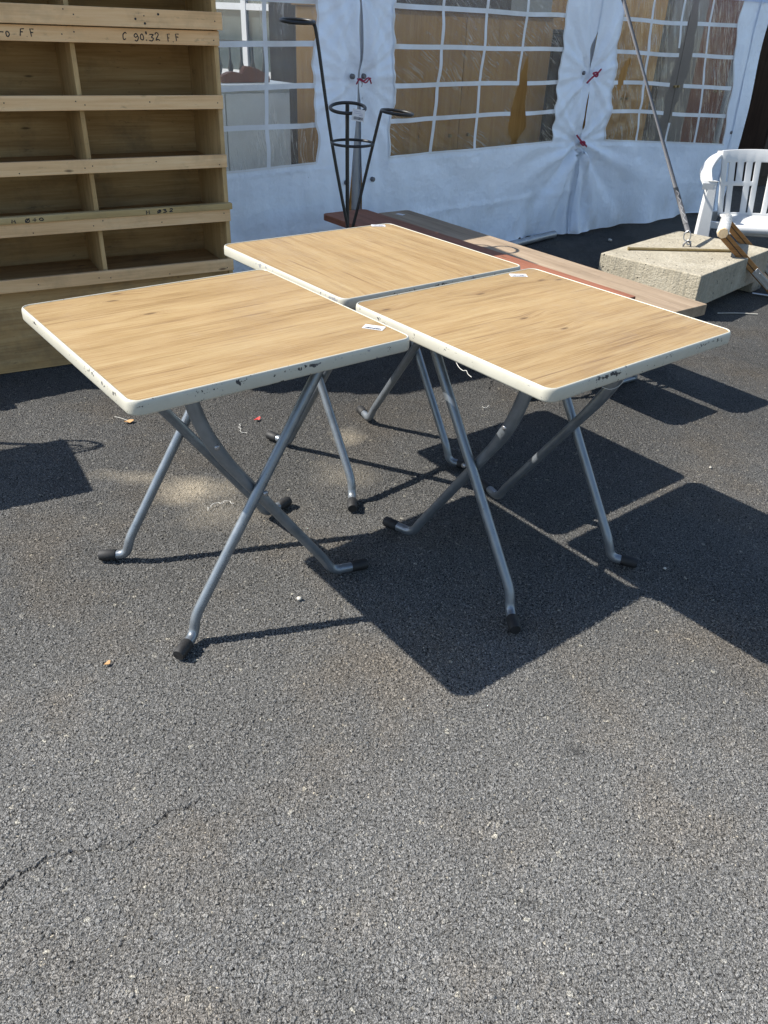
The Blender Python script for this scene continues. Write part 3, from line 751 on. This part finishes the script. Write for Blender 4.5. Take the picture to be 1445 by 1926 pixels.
for s, z in ((-2.285, .575), (-2.075, .575), (-2.235, 1.115), (-2.145, 1.115), (-.075, 1.12), (1.84, .70)):
    e = MB(); p = L(s, z, .018); e.tube([p+Vector((0, .012, 0)), p+Vector((0, -.004, 0)), p+Vector((0, -.006, 0))], [.014, .013, .008], 14); e.build('eyelet', M['grommet'], TENT)
# frame: posts, eave, roof
for s in (-2.16, .03):
    MB().tube([(s, .055, 0), (s, .055, EAVE+.03)], .028, 14).build('tent_pole', M['alu'], TENT)
p2 = D3*2.35; MB().tube([(p2.dot(D1), .10, 0), (p2.dot(D1), .10, EAVE+.03)], .028, 14).build('tent_pole', M['alu'], TENT)
MB().tube([(-3.77, .10, 0), (-3.77, .10, EAVE+.03)], .028, 14).build('tent_pole', M['alu'], TENT)
rf = MB(); prof = [(-.05, EAVE-.14), (-.05, EAVE+.06), (2.1, 2.55), (4.2, EAVE+.06), (4.2, EAVE-.14)]
xs = lin(-3.84, 4.6, .4)
front = lambda x: (.0 if x < 0 else .115*x)
for i in range(4):
    (y0, z0), (y1, z1) = prof[i], prof[i+1]
    rf.sheet(lambda u, v: (u, y0+(y1-y0)*v+(-front(u) if False else 0)+(front(u)*-1 if i < 1 else front(u)*-(1-v) if i == 1 else 0), z0+(z1-z0)*v), xs, lin(0, 1, .25), smooth=False)
roof = rf.build('roof', M['roofcloth'], TENT)
ew = MB(); ew.add([(-3.83, -.02, .0), (-3.83, 4.2, .0), (-3.83, 4.2, EAVE+.06), (-3.83, 2.1, 2.55), (-3.83, -.03, EAVE+.06)], [(0, 1, 2, 3, 4)]); ew.build('end_wall', M['cloth'], TENT)
# ballast tube lying under the hem
MB().tube([wallpt(-.9, .03, .05)+Vector((0, 0, -.0)), wallpt(-.18, .03, .03)], .026, 12).build('ground_tube', M['alu'], TENT)

# ---- furniture stored inside the marquee
def loc_t(x, y, z=0): return G0+D1*x-N1*y+Vector((0, 0, z))
def cupboard(name, label, x0, x1, y0, depth, h, mat, doors=2, plinth=.08, cat='wardrobe', z0=0.0):
    c = loc_t((x0+x1)/2, y0); t = thing(name, label, cat, tuple(c), PH); w = x1-x0
    m_ = MB(); m_.box((0, depth/2+.022, h/2), (w, depth, h)); m_.build('carcass', mat, t, .004)
    for i in range(doors):
        dw = (w-.03)/doors; xc = -w/2+.015+dw*(i+.5)
        m_ = MB(); m_.box((xc, .010, (h+plinth)/2), (dw-.006, .020, h-plinth-.04)); dd = m_.build('door', mat, t, .003)
        k = MB(); k.tube([(xc+(dw*.40 if i % 2 == 0 else -dw*.40), 0, h*.52), (xc+(dw*.40 if i % 2 == 0 else -dw*.40), -.02, h*.52)], .011, 10); k.build('knob', M['brass'], dd)
    m_ = MB(); m_.box((0, depth/2+.01, h+.014), (w+.05, depth+.05, .024)); m_.build('cornice', mat, t, .006)
    return t
cupboard('wardrobe', 'wide orange brown wardrobe seen through the middle tent window', -2.05, -.22, .20, .55, 1.44, M['wardrobe'], 2)
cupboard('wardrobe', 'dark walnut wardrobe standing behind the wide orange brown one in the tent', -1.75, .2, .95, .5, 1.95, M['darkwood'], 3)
cupboard('wardrobe', 'tall orange brown wardrobe glimpsed through the slit in the right tent window', .55, 1.42, .32, .5, 1.75, M['wardrobe'], 2)
cupboard('wardrobe', 'grey panelled wardrobe behind the right half of the right tent window', 1.46, 2.05, .30, .5, 1.9, M['greypanel'], 2)
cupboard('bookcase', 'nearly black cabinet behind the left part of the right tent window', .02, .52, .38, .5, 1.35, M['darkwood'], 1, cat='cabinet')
cupboard('sideboard', 'cream sideboard standing behind the left tent window', -3.7, -2.35, .42, .45, 1.03, M['whiteboard'], 3, cat='sideboard')
cupboard('cabinet', 'tall dark mahogany cabinet in the open end of the tent', 2.45, 3.6, .55, .6, 1.75, M['mahog'], 2, cat='cabinet')
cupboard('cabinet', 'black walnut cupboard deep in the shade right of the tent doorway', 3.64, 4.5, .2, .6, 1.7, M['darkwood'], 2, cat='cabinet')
m_ = MB(); cc = loc_t(-2.62, .50, 1.058)
orn = []
for i in range(13):
    t_ = i/12; orn.append((-.16+.32*t_, .03+.022*math.sin(t_*PI)+(.03*math.sin(t_*PI*1.0) if t_ > .45 else .012*math.sin(t_*9))))
poly = [(-.16, 0)]+[(x, max(.012, z)) for x, z in orn]+[(.16, 0)]
m_.prism(poly, -.02, .02, lambda p: Vector((p.x, p.z, p.y))); o_ = m_.build('wood_crest', M['mahog'], None, .003)
o_.location = cc; o_.rotation_euler = (0, 0, PH); tag(o_, 'small carved brown wood crest lying on the cream sideboard', 'carving')
# rolled blue cloth and dark board screen behind the sideboard
m_ = MB(); a = loc_t(-2.75, 1.25, 0); m_.tube([a, a+Vector((.03, 0, .9)), a+Vector((.13, .02, 1.72))], [.10, .11, .09], 16); o_ = m_.build('rolled_carpet', M['bluecloth']); tag(o_, 'slate blue carpet roll standing upright behind the cream sideboard', 'carpet')
scr = thing('folding_screen', 'dark brown boarded screen behind the cream sideboard inside the tent', 'screen', tuple(loc_t(-3.1, 1.9)), PH)
for i in range(5):
    m_ = MB(); m_.box((-.9+.40*i, .02*(i % 2), .50), (.39, .03, 1.0)); m_.build('screen_leaf', M['hedge'], scr, .003)

# ------------------------------------------------------------------ house behind the marquee
HB = thing('house', 'beige house front with white framed windows, glimpsed through the left tent window', 'house', (-4.4, 12.4, 0), -.45)
m_ = MB(); m_.box((0, 3.2, 3.0), (11, 6, 6)); m_.build('wall', M['render'], HB)
m_ = MB(); m_.add([(-5.8, -.1, 6), (5.8, -.1, 6), (5.8, 6.5, 6), (-5.8, 6.5, 6), (-5.8, 3.2, 8), (5.8, 3.2, 8)], [(0, 1, 5, 4), (2, 3, 4, 5), (1, 2, 5), (3, 0, 4), (0, 3, 2, 1)]); m_.build('roof', M['redwood'], HB)
for i in range(6):
    for fl_ in range(2):
        x = -4.6+1.8*i; z = .75+2.7*fl_
        f_ = MB()
        for dx in (-.62, 0, .62): f_.box((x+dx, .17, z+.7), (.07, .06, 1.4))
        for dz in (0.0, .72, 1.4): f_.box((x, .172, z+dz), (1.30, .056, .07))
        fo = f_.build('window', M['pvcwin'], HB)
        m_ = MB(); m_.box((x, .19, z+.7), (1.28, .03, 1.42)); m_.build('pane', M['glass'], fo)
RG = thing('iron_railing', 'black iron railing with turned balusters in front of the far house', 'railing', (-4.4, 11.2, 0), -.45)
for z in (.55, 1.12): MB().box((0, 0, z), (9.0, .05, .05)).build('rail', M['blackiron'], RG)
for i in range(46):
    x = -3.4+.15*i; MB().tube([(x, 0, .0), (x, 0, .62), (x, 0, .80), (x, 0, .88), (x, 0, .96), (x, 0, 1.1)], [.010, .010, .014, .034, .014, .010], 7, caps=False).build('baluster', M['blackiron'], RG)

# ------------------------------------------------------------------ guy strap, ballast block, rod
CB = Vector((1.804, 4.991, 0)); ua = math.atan2(4.384-4.817, 1.728-1.263)
BK = thing('concrete_block', 'pale concrete ballast block with a forklift slot, holding down the tent strap', 'block', tuple(CB), ua)
W2, D2, BH = .318, .497, .25
bb = MB()
prof = [(-D2, 0), (-D2+.055, 0), (-D2+.065, .062), (D2-.16, .066), (D2-.15, 0), (D2, 0), (D2, BH), (-D2, BH)]
n = len(prof)
vsb = [(-W2, y, z) for y, z in prof]+[(W2, y, z) for y, z in prof]
bb.add(vsb, [tuple(range(n)), tuple(range(n, 2*n))[::-1]]+[(i, n+i, n+(i+1) % n, (i+1) % n) for i in range(n)])
blk = bb.build('block_body', M['concrete'], BK, .006, 2)
bm = bmesh.new(); bm.from_mesh(blk.data)
bm.to_mesh(blk.data); bm.free()
hk = MB(); hp = Vector((1.822, 5.105, BH))
lp = BK.matrix_world.inverted() if False else None
ca, sa = math.cos(-ua), math.sin(-ua)
def to_blk(p): d = Vector(p)-CB; return Vector((d.x*ca-d.y*sa, d.x*sa+d.y*ca, d.z))
hk.tube(smoothpath([to_blk(hp+Vector((.028, .0, -.02))), to_blk(hp+Vector((.026, 0, .016))), to_blk(hp+Vector((.004, .0, .034))), to_blk(hp+Vector((-.016, 0, .012))), to_blk(hp+Vector((-.016, 0, -.02)))], 5), .0055, 8)
hk.build('lifting_eye', M['grommet'], BK)
top = loc_t(.02, -.02, EAVE+.02); bot = hp+Vector((-.006, .0, .085))
st = thing('guy_strap', 'dark grey webbing strap stretched from the tent eave to the concrete block', 'strap', tuple(bot))
dv = (top-bot)
def strap_piece(t0, t1, w, th, name, mat):
    b_ = MB(); side = Vector((.86, -.5, 0)); nn = dv.normalized().cross(side).normalized()
    side = nn.cross(dv.normalized())
    ring = []
    for t in lin(t0, t1, .05):
        c = dv*t; tw = .9*math.sin(t*3.0); a_ = side*math.cos(tw)+nn*math.sin(tw); q_ = nn*math.cos(tw)-side*math.sin(tw)
        ring.append([c+a_*w+q_*th, c-a_*w+q_*th, c-a_*w-q_*th, c+a_*w-q_*th])
    vs2 = [p for r in ring for p in r]; fs = []
    for i in range(len(ring)-1):
        for j in range(4): fs.append((i*4+j, i*4+(j+1) % 4, (i+1)*4+(j+1) % 4, (i+1)*4+j))
    fs += [(0, 1, 2, 3), tuple(len(vs2)-4+k for k in (3, 2, 1, 0))]
    b_.add(vs2, fs, True); return b_.build(name, mat, st)
strap_piece(0, 1, .0135, .0016, 'webbing', M['strapm'])
strap_piece(.03, .155, .0145, .0030, 'stitched_end', M['strapm'])
zg = MB()
for k in range(9):
    a_ = dv*(.035+.0125*k); b2 = dv*(.0475+.0125*k)
    n_ = Vector((.35, -.9, .2)).normalized()*.0042; sd = Vector((.86, -.5, 0))*(.009 if k % 2 else -.009)
    zg.tube([a_+n_-sd, b2+n_+sd], .0011, 5)
zg.build('white_stitching', M['strapl'], st)
hk2 = MB(); hk2.tube(smoothpath([(0, 0, .012), (-.018, .006, -.008), (-.017, .004, -.038), (.0, 0, -.052), (.017, -.004, -.038), (.016, -.006, -.008), (0, 0, .012)], 5), .0038, 8)
hk2.tube(smoothpath([(0, 0, -.05), (.012, -.004, -.072), (.026, -.002, -.066), (.03, 0, -.05)], 5), .0042, 8); hk2.build('hook', M['zinc'], st)
rd = MB(); rd.tube([(1.423, 4.945, .2595), (2.075, 5.005, .2595)], .0085, 10); rd.tube([(1.417, 4.9445, .2595), (1.428, 4.9455, .2595)], .0105, 10)
tag(rd.build('brass_rod', M['brass']), 'thin dull brass rod lying across the top of the concrete block', 'rod')

# ------------------------------------------------------------------ two beer benches
def bench(name, label, A, B, Wd, z, mat, near_r, thk=.032):
    """A = left end centre, B = right end centre"""
    A, B = Vector(A), Vector(B); d = B-A; Ln = d.length; ang = math.atan2(d.y, d.x)
    t = thing(name, label, 'bench', ((A.x+B.x)/2, (A.y+B.y)/2, 0), ang, 'long low benches behind the folding tables')
    h, w = Ln/2, Wd/2; poly = []
    for cx, cy, a0, r in ((h, w, 0, .006), (-h, w, PI/2, .03), (-h, -w, PI, .03), (h, -w, 1.5*PI, near_r)):
        cx -= math.copysign(r, cx); cy -= math.copysign(r, cy)
        for k in range(6): a = a0+PI/2*k/5; poly.append((cx+r*math.cos(a), cy+r*math.sin(a)))
    m_ = MB(); m_.prism(poly, z-thk, z); m_.build('seat_board', mat, t, .003)
    for sx in (-1, 1):
        x = sx*(h-.32); lg = MB()
        for sy in (-1, 1): lg.tube(fillet([(x, sy*.06, z-.05), (x+sx*.06, sy*(w-.015), .012)], []), .011, 10)
        lg.tube([(x+sx*.058, -w+.01, .012), (x+sx*.058, w-.01, .012)], .011, 10); lg.tube([(x, -.06, z-.045), (x, .06, z-.045)], .011, 10)
        fr = lg.build('leg_frame', M['steel'], t)
        b2 = MB(); b2.tube([(x+sx*.03, 0, z*.5), (x-sx*.20, 0, z-.04)], .006, 8); b2.tube([(x+sx*.03, -w*.62, z*.5), (x+sx*.03, w*.62, z*.5)], .007, 8); b2.build('brace', M['steel'], fr)
    return t
bench('bench', 'long red brown varnished bench just behind the rearmost folding table', (-.295, 4.539), (.858, 3.052), .285, .485, M['redwood'], .05)
bench('bench', 'long weathered grey wood bench behind the red brown bench, ending at the concrete block', (-.03, 4.868), (1.216, 3.192), .235, .43, M['greywood'], .035, .046)
m_ = MB(); m_.box((0, 0, 0), (.05, .03, .0012)); o_ = m_.build('paper_scrap', M['label']); o_.location = (.02, 4.79, .4312); o_.rotation_euler = (0, 0, -.6)
tag(o_, 'small white paper scrap on the far left end of the grey bench', 'paper')

# ------------------------------------------------------------------ plant stand
PS = thing('plant_stand', 'black iron plant stand with three ring holders, behind the rearmost folding table', 'plant stand', (-.235, 4.04, 0))
def ring(c, r, tube, tx=0.0, ty=0.0, name='ring_holder', n=40):
    R = Matrix.Rotation(tx, 3, 'X') @ Matrix.Rotation(ty, 3, 'Y')
    pts = [R @ Vector((r*math.cos(2*PI*k/n), r*math.sin(2*PI*k/n), 0))+Vector(c) for k in range(n)]
    return MB().tube(pts, tube, 10, closed=True).build(name, M['blackiron'], PS)
ox = -.235
ring((-.471-ox, 0, 1.366), .074, .0068, .085, .03)
cr_ = ring((-.2455-ox, -.03, 1.038), .080, .0075, .19, .0)
ring((-.020-ox, .0, 1.026), .072, .0068, .02, .085)
ring((-.224-ox, .0, .889), .098, .0062, .03, .0, 'middle_ring')
def rod(pts, r=.0078): return MB().tube(smoothpath(pts, 6), r, 10).build('stem', M['blackiron'], PS)
rod([(-.403-ox, .0, 1.365), (-.385-ox, 0, 1.30), (-.322-ox, 0, .90), (-.243-ox, .0, .52), (-.205-ox, .02, .40), (-.10-ox, .10, .0)], .0076)
rod([(-.252-ox, .045, 1.045), (-.251-ox, .05, .90), (-.243-ox, .02, .50), (-.235-ox, -.02, .40), (-.235-ox, -.15, .0)], .0092)
rod([(-.092-ox, .0, 1.03), (-.100-ox, 0, 1.00), (-.126-ox, 0, .89), (-.208-ox, .0, .54), (-.25-ox, .02, .40), (-.37-ox, .10, .0)], .0072)
barcode_sticker('price_tag', PS, (-.192-ox, -.118, 1.018), 0, .056, .048, (PI/2-.1, .12, .05))

# ------------------------------------------------------------------ white plastic garden chair (right edge)
CH = thing('garden_chair', 'white moulded plastic garden chair with slotted back, behind the concrete block', 'chair', (2.60, 5.86, 0), -.03)
def back_map(x, h):
    f = (h-.28)/.42
    return Vector((x*(.86+.16*f), .17+.10*f-.07*(x/.33)**2*(.4+.6*f), h+.010*(1-(x/.33)**2)*f))
xb = [-.335, -.290, -.274, -.226, -.210, -.160, -.144, -.094, -.078, -.034, .034, .078, .094, .144, .160, .210, .226, .274, .290, .335]
hb = [.275, .30, .47, .50, .62, .70]
bk = MB()
cellv = {}
def slot(i, j):
    x0, x1 = xb[i], xb[i+1]; c = abs((x0+x1)/2); w_ = x1-x0
    if j == 3: return any(abs(c-q) < .006 for q in (.282, .218, .152, .086)) or c < .03
    if j == 1: return any(abs(c-q) < .006 for q in (.282, .086)) or (.140 < c < .228) or c < .03
    if j == 2: return c < .03
    return False
vsl = [back_map(x, h) for h in hb for x in xb]; nx = len(xb)
bk.add(vsl, [(j*nx+i, j*nx+i+1, (j+1)*nx+i+1, (j+1)*nx+i) for j in range(len(hb)-1) for i in range(nx-1) if not slot(i, j)], True)
o_ = bk.build('backrest', M['wplastic'], CH)
sm = o_.modifiers.new('thick', 'SOLIDIFY'); sm.thickness = .012; sm.offset = 0
bv = o_.modifiers.new('soft', 'BEVEL'); bv.width = .005; bv.segments = 2; bv.limit_method = 'ANGLE'
seat = MB(); nxs = lin(-.31, .31, .04); nys = lin(-.25, .19, .04)
seat.sheet(lambda x, y: (x*(1-.12*(y+.25)/.44), y, .292-.016*math.cos(x/.31*PI/2)*math.cos((y+.03)/.28*PI/2)-max(0, (-.19-y))**1.0*.95), nxs, nys)
o_ = seat.build('seat', M['wplastic'], CH); sm = o_.modifiers.new('thick', 'SOLIDIFY'); sm.thickness = .014; sm.offset = -1
lipm = MB(); lipm.tube([(-.30, -.245, .262), (-.2, -.25, .264), (.2, -.25, .264), (.30, -.245, .262)], .030, 12); lipm.build('seat_edge', M['wplastic'], CH)
for sx in (-1, 1):
    arm = MB()
    ap = smoothpath([(sx*.33, .22, .685), (sx*.40, .16, .655), (sx*.475, .03, .605), (sx*.515, -.12, .575), (sx*.525, -.19, .560), (sx*.520, -.215, .530)], 6)
    ring_ = []
    for i, p in enumerate(ap):
        f = i/(len(ap)-1); wd = .030+.010*math.sin(f*PI)
        ring_.append([p+Vector((-wd*sx, .0, .004)), p+Vector((wd*sx, 0, .004)), p+Vector((wd*sx, 0, -.022)), p+Vector((-wd*sx, 0, -.022))])
    vs2 = [q for r in ring_ for q in r]; fs = [(i*4+j, i*4+(j+1) % 4, (i+1)*4+(j+1) % 4, (i+1)*4+j) for i in range(len(ring_)-1) for j in range(4)]+[(0, 1, 2, 3), tuple(len(vs2)-4+k for k in (3, 2, 1, 0))]
    arm.add(vs2, fs, False); arm.build('armrest', M['wplastic'], CH, .007, 3)
    for (tp, bt, wt, wb) in ((Vector((sx*.495, -.19, .555)), Vector((sx*.50, -.275, 0)), .030, .056), (Vector((sx*.30, .17, .30)), Vector((sx*.36, .30, 0)), .035, .045)):
        lg = MB(); q1 = Vector((1, .0, 0)); q2 = Vector((.35*sx, 1, 0)).normalized()
        rows_ = []
        for t_ in (0, .25, .5, .75, 1):
            c = tp.lerp(bt, t_); w_ = wt+(wb-wt)*t_
            rows_.append([c+q1*w_-q2*.018, c-q1*w_-q2*.018, c-q1*w_*.9+q2*.018, c+q1*w_*.9+q2*.018])
        vs2 = [q for r in rows_ for q in r]; fs = [(i*4+j, i*4+(j+1) % 4, (i+1)*4+(j+1) % 4, (i+1)*4+j) for i in range(4) for j in range(4)]+[(0, 1, 2, 3), (19, 18, 17, 16)]
        lg.add(vs2, fs, False); lg.build('leg', M['wplastic'], CH, .006)
    br_ = MB(); br_.beam((sx*.28, -.22, .275), (sx*.49, -.225, .285), .03, .045); br_.build('seat_bracket', M['wplastic'], CH, .005)

# ------------------------------------------------------------------ folded wooden trestle leaning over the block
TS = thing('folding_deck_frame', 'varnished wooden folding frame with a foil-wrapped top bar, leaning by the concrete block', 'folding frame', (1.94, 4.93, 0))
z0 = .392
wb_ = MB(); wb_.tube([(-.008, -.07, z0), (-.006, -.064, z0), (.165, .36, z0), (.168, .366, z0)], [.026, .035, .035, .026], 8); wb_.build('wrapped_bar', M['wrap'], TS)
we = MB(); we.tube([(-.0115, -.088, z0), (-.0085, -.071, z0)], [.028, .032], 8); we.build('bar_end', M['foam_end'], TS)
for k, (yy, xo) in enumerate(((-.045, .0), (.33, .155))):
    a = Vector((xo+.01, yy, z0-.02)); b2 = Vector((xo+.44, yy+.01, .022))
    lg = MB(); lg.beam(a, b2, .024, .050); lo = lg.build('leg', M['varnish'], TS, .004)
    gv = MB(); d_ = (b2-a); gv.beam(a+d_*.03+Vector((0, -.0125, .003)), a+d_*.62+Vector((0, -.0125, -.004)), .0015, .005); gv.build('groove', M['darkwood'], lo)
    pl_ = MB(); m0 = a+d_*.56; m1 = a+d_*.84; off = Vector((0, -.0145, 0)); pl_.beam(m0+off, m1+off, .003, .043)
    up = Vector((0, 0, 1))-d_.normalized()*d_.normalized().z; up.normalize()
    for q_ in (-.012, .010): pl_.beam(m0+d_*.06+off*1.2+up*q_, m1-d_*.03+off*1.2+up*q_, .004, .006)
    pl_.build('hinge_plate', M['zinc'], lo, .001)
    pn = MB(); p_ = m0+d_*.02; pn.tube([p_+Vector((0, -.013, 0)), p_+Vector((0, -.020, 0))], .0065, 10); pn.build('pin', M['zinc'], lo)
# opposite pair of legs, out of the picture, so that the frame stands
    lg = MB(); lg.beam((xo+.47, yy+.03, .020), (xo+.98, yy+.03, .55), .024, .045); lg.build('leg', M['varnish'], TS, .004)
cb_ = MB(); cb_.tube([(.455, -.06, .022), (.61, .36, .022)], .014, 10); cb_.build('crossbar', M['varnish'], TS)

# ------------------------------------------------------------------ out-of-frame neighbours whose shadows fall into view
WC = thing('wooden_crate', 'tall grimy wooden crate standing beside the pigeonhole rack', 'crate', (-2.14, 3.16, 0), .65)
m_ = MB(); m_.box((0, 0, .34), (.40, .40, .60)); m_.build('crate_wall', M['ply'], WC, .004)
for x in (-.19, .19):
    for y in (-.19, .19): MB().box((x*1.09, y*1.09, .34), (.05, .05, .68)).build('corner_post', M['rail'], WC, .003)
IT = thing('iron_console', 'wrought iron console table with scrolled back rail', 'console table', (-1.99, 2.31, 0), .51)
m_ = MB(); m_.prism([(-.40, -.215), (.255, -.215), (.235, .215), (-.40, .215)], .69, .715); m_.build('table_top', M['blackiron'], IT, .003)
for x in (-.36, .2):
    for y in (-.18, .18): MB().tube([(x, y, 0), (x, y, .69)], .011, 10).build('leg', M['blackiron'], IT)
sc = MB()
for (cx, r0, sg) in ((.12, .060, 1), (-.03, .055, -1), (-.20, .06, 1)):
    sc.tube([(cx+sg*r0*1.5*(1-k/34)*math.cos(k*.36), .205, .84+r0*1.5*(1-k/34)*math.sin(k*.36)) for k in range(32)], .005, 7)
sc.tube(smoothpath([(.235, .205, .71), (.235, .205, .80), (.16, .205, .93), (.02, .205, .965), (-.14, .205, .955), (-.30, .205, .93), (-.38, .205, .72)], 6), .007, 8)
sc.build('scroll_rail', M['blackiron'], IT)

# ------------------------------------------------------------------ litter on the asphalt
def litter(name, label, cat, pts, r, mat, group=None):
    o = MB().tube(smoothpath(pts, 5), r, 6).build(name, mat); return tag(o, label, cat, group)
def curl(x, y, n, sp, seed, z=.004):
    rr = random.Random(seed); p = Vector((x, y, z)); a = rr.uniform(0, 6); out = []
    for i in range(n):
        out.append(p.copy()); a += rr.uniform(-1.5, 1.5); p = p+Vector((math.cos(a), math.sin(a), 0))*sp; p.z = z+rr.uniform(0, .005)
    return out
GS = 'white string ends on the asphalt'
litter('string', 'tangled white string on the sandy patch under the nearest left table', 'string', curl(-.575, 2.16, 16, .009, 3), .0009, M['string'], GS)
litter('string', 'frayed white string by the red scrap behind the nearest left table', 'string', curl(-.545, 2.735, 12, .010, 8), .0009, M['string'], GS)
litter('string', 'short forked white string on the ground under the right-hand table', 'string', curl(.40, 3.08, 6, .011, 5), .0009, M['string'], GS)
litter('string', 'white string beside the leaf under the left corner of the nearest left table', 'string', [(-1.09, 2.83, .004), (-1.06, 2.815, .006), (-1.03, 2.80, .004)], .0009, M['string'], GS)
t1 = tabs[1]
def on_t(t, lx, ly, z):
    a = t.rotation_euler[2]; return Vector((t.location.x+lx*math.cos(a)-ly*math.sin(a), t.location.y+lx*math.sin(a)+ly*math.cos(a), z))
litter('thread', 'loose white thread dangling under the left edge of the right-hand table', 'thread', [on_t(t1, .055, -.344, .712), on_t(t1, .075, -.352, .706), on_t(t1, .092, -.354, .703), on_t(t1, .102, -.353, .706), on_t(t1, .110, -.354, .700), on_t(t1, .122, -.354, .697)], .0007, M['string'])
litter('thread', 'white thread loop hanging below the near edge of the right-hand table', 'thread', [on_t(t1, .34, -.17, .710), on_t(t1, .345, -.14, .697), on_t(t1, .345, -.11, .696), on_t(t1, .343, -.09, .704), on_t(t1, .34, -.095, .712)], .0006, M['string'])
def leaf(name, label, cat, x, y, w, h, mat, rz, lift=.006):
    b_ = MB(); n = 9; poly = [(w*math.cos(2*PI*k/n)*random.uniform(.7, 1.1), h*math.sin(2*PI*k/n)*random.uniform(.7, 1.1)) for k in range(n)]
    vs2 = [(0, 0, lift*.5)]+[(px, py, .002+lift*abs(math.sin(px*90+py*50))) for px, py in poly]
    vs2 += [(a, c, d-.0012) for a, c, d in vs2]; k = n+1
    fs = [(0, 1+i, 1+(i+1) % n) for i in range(n)]+[(k, k+1+(i+1) % n, k+1+i) for i in range(n)]+[(1+i, k+1+i, k+1+(i+1) % n, 1+(i+1) % n) for i in range(n)]
    b_.add(vs2, fs, False); o = b_.build(name, mat); o.location = (x, y, .0008); o.rotation_euler = (0, 0, rz); return tag(o, label, cat)
leaf('dry_leaf', 'brown dry leaf on the asphalt below the near left corner of the nearest table', 'leaf', -1.022, 2.79, .022, .013, M['leaf'], .4)
leaf('dry_leaf', 'tiny yellow brown leaf scrap on the bare asphalt in front of the nearest table', 'leaf', -.669, 1.436, .010, .006, M['leaf'], 1.0)
leaf('plastic_scrap', 'small red plastic scrap on the asphalt behind the nearest table', 'scrap', -.524, 2.863, .018, .008, M['redscrap'], .9)
def pebble(label, x, y, r, mat=M['pebble']):
    bm = bmesh.new(); bmesh.ops.create_icosphere(bm, subdivisions=2, radius=r)
    for v in bm.verts: v.co *= 1+.25*noise.noise(v.co*(1.2/r)+Vector((x*9, y*9, 0))); v.co.z *= .7
    me = bpy.data.meshes.new('pebble'); bm.to_mesh(me); bm.free(); me.polygons.foreach_set('use_smooth', [True]*len(me.polygons)); me.materials.append(mat)
    o = bpy.data.objects.new('pebble', me); COL.objects.link(o); o.location = (x, y, r*.55); return tag(o, label, 'pebble')
pebble('small grey pebble on the asphalt between the nearest table and its shadow', -.226, 1.725, .0075)
pebble('round whitish pebble on the shaded asphalt in front of the tent hem', 1.656, 6.30, .017)
for k_, (px_, py_, r_, l_) in enumerate([(.86, 1.95, .0050, 'small pebble in the sunlit strip between two table shadows on the right'), (1.22, 2.62, .0048, 'small pebble on the sunlit asphalt right of the right-hand table')]):
    pebble(l_, px_, py_, r_)
litter('stick', 'pale thin stick lying in the dark shade right of the concrete block', 'stick', [(1.90, 4.555, .004), (2.03, 4.57, .005), (2.14, 4.568, .004)], .003, M['pebble'])
litter('metal_strip', 'bright metal strip on the ground behind the wooden folding frame', 'strip', [(2.27, 5.0, .006), (2.31, 4.98, .006), (2.36, 4.955, .006)], .007, M['zinc'])

# ------------------------------------------------------------------ light, sky, camera
SX, SY = .952, .0214
elev = math.atan2(1, math.hypot(SX, SY)); 
sun = bpy.data.lights.new('sun', 'SUN'); sun.energy = 5.0; sun.angle = math.radians(.5); sun.color = (1, .955, .88)
so = bpy.data.objects.new('sun', sun); COL.objects.link(so)
so.rotation_euler = Vector((SX, SY, -1)).to_track_quat('-Z', 'Y').to_euler()
w = bpy.data.worlds.new('World'); scene.world = w; w.use_nodes = True; nt = w.node_tree; nt.nodes.clear()
sky = nt.nodes.new('ShaderNodeTexSky'); sky.sky_type = 'NISHITA'; sky.sun_disc = False
sky.sun_elevation = elev
az = math.atan2(-SX, -SY)        # azimuth of the sun measured from +y towards +x
sky.sun_rotation = az % (2*PI); sky.air_density = 1.0; sky.dust_density = .6; sky.ozone_density = 1.2
bg = nt.nodes.new('ShaderNodeBackground'); bg.inputs[1].default_value = .105
out = nt.nodes.new('ShaderNodeOutputWorld'); nt.links.new(sky.outputs[0], bg.inputs[0]); nt.links.new(bg.outputs[0], out.inputs[0])
cam = bpy.data.cameras.new('camera'); co = bpy.data.objects.new('camera', cam); COL.objects.link(co)
Rv = Vector((.99905937, .02297827, .03677459)); Uv = Vector((-.04336325, .52940358, .84726116)); Wv = Vector((0, .84805887, -.52990202))
mw = Matrix((Rv, Uv, -Wv)).transposed().to_4x4(); mw.translation = (0, 0, 1.37871); co.matrix_world = mw
cam.sensor_fit = 'HORIZONTAL'; cam.sensor_width = 36; cam.lens = 36*1475.86/1445; cam.clip_end = 500; cam.clip_start = .05
scene.camera = co
scene.view_settings.view_transform = 'Standard'; scene.view_settings.look = 'None'; scene.view_settings.gamma = 1; scene.view_settings.exposure = 1.08
scene.cycles.transparent_max_bounces = 16; scene.cycles.max_bounces = 8
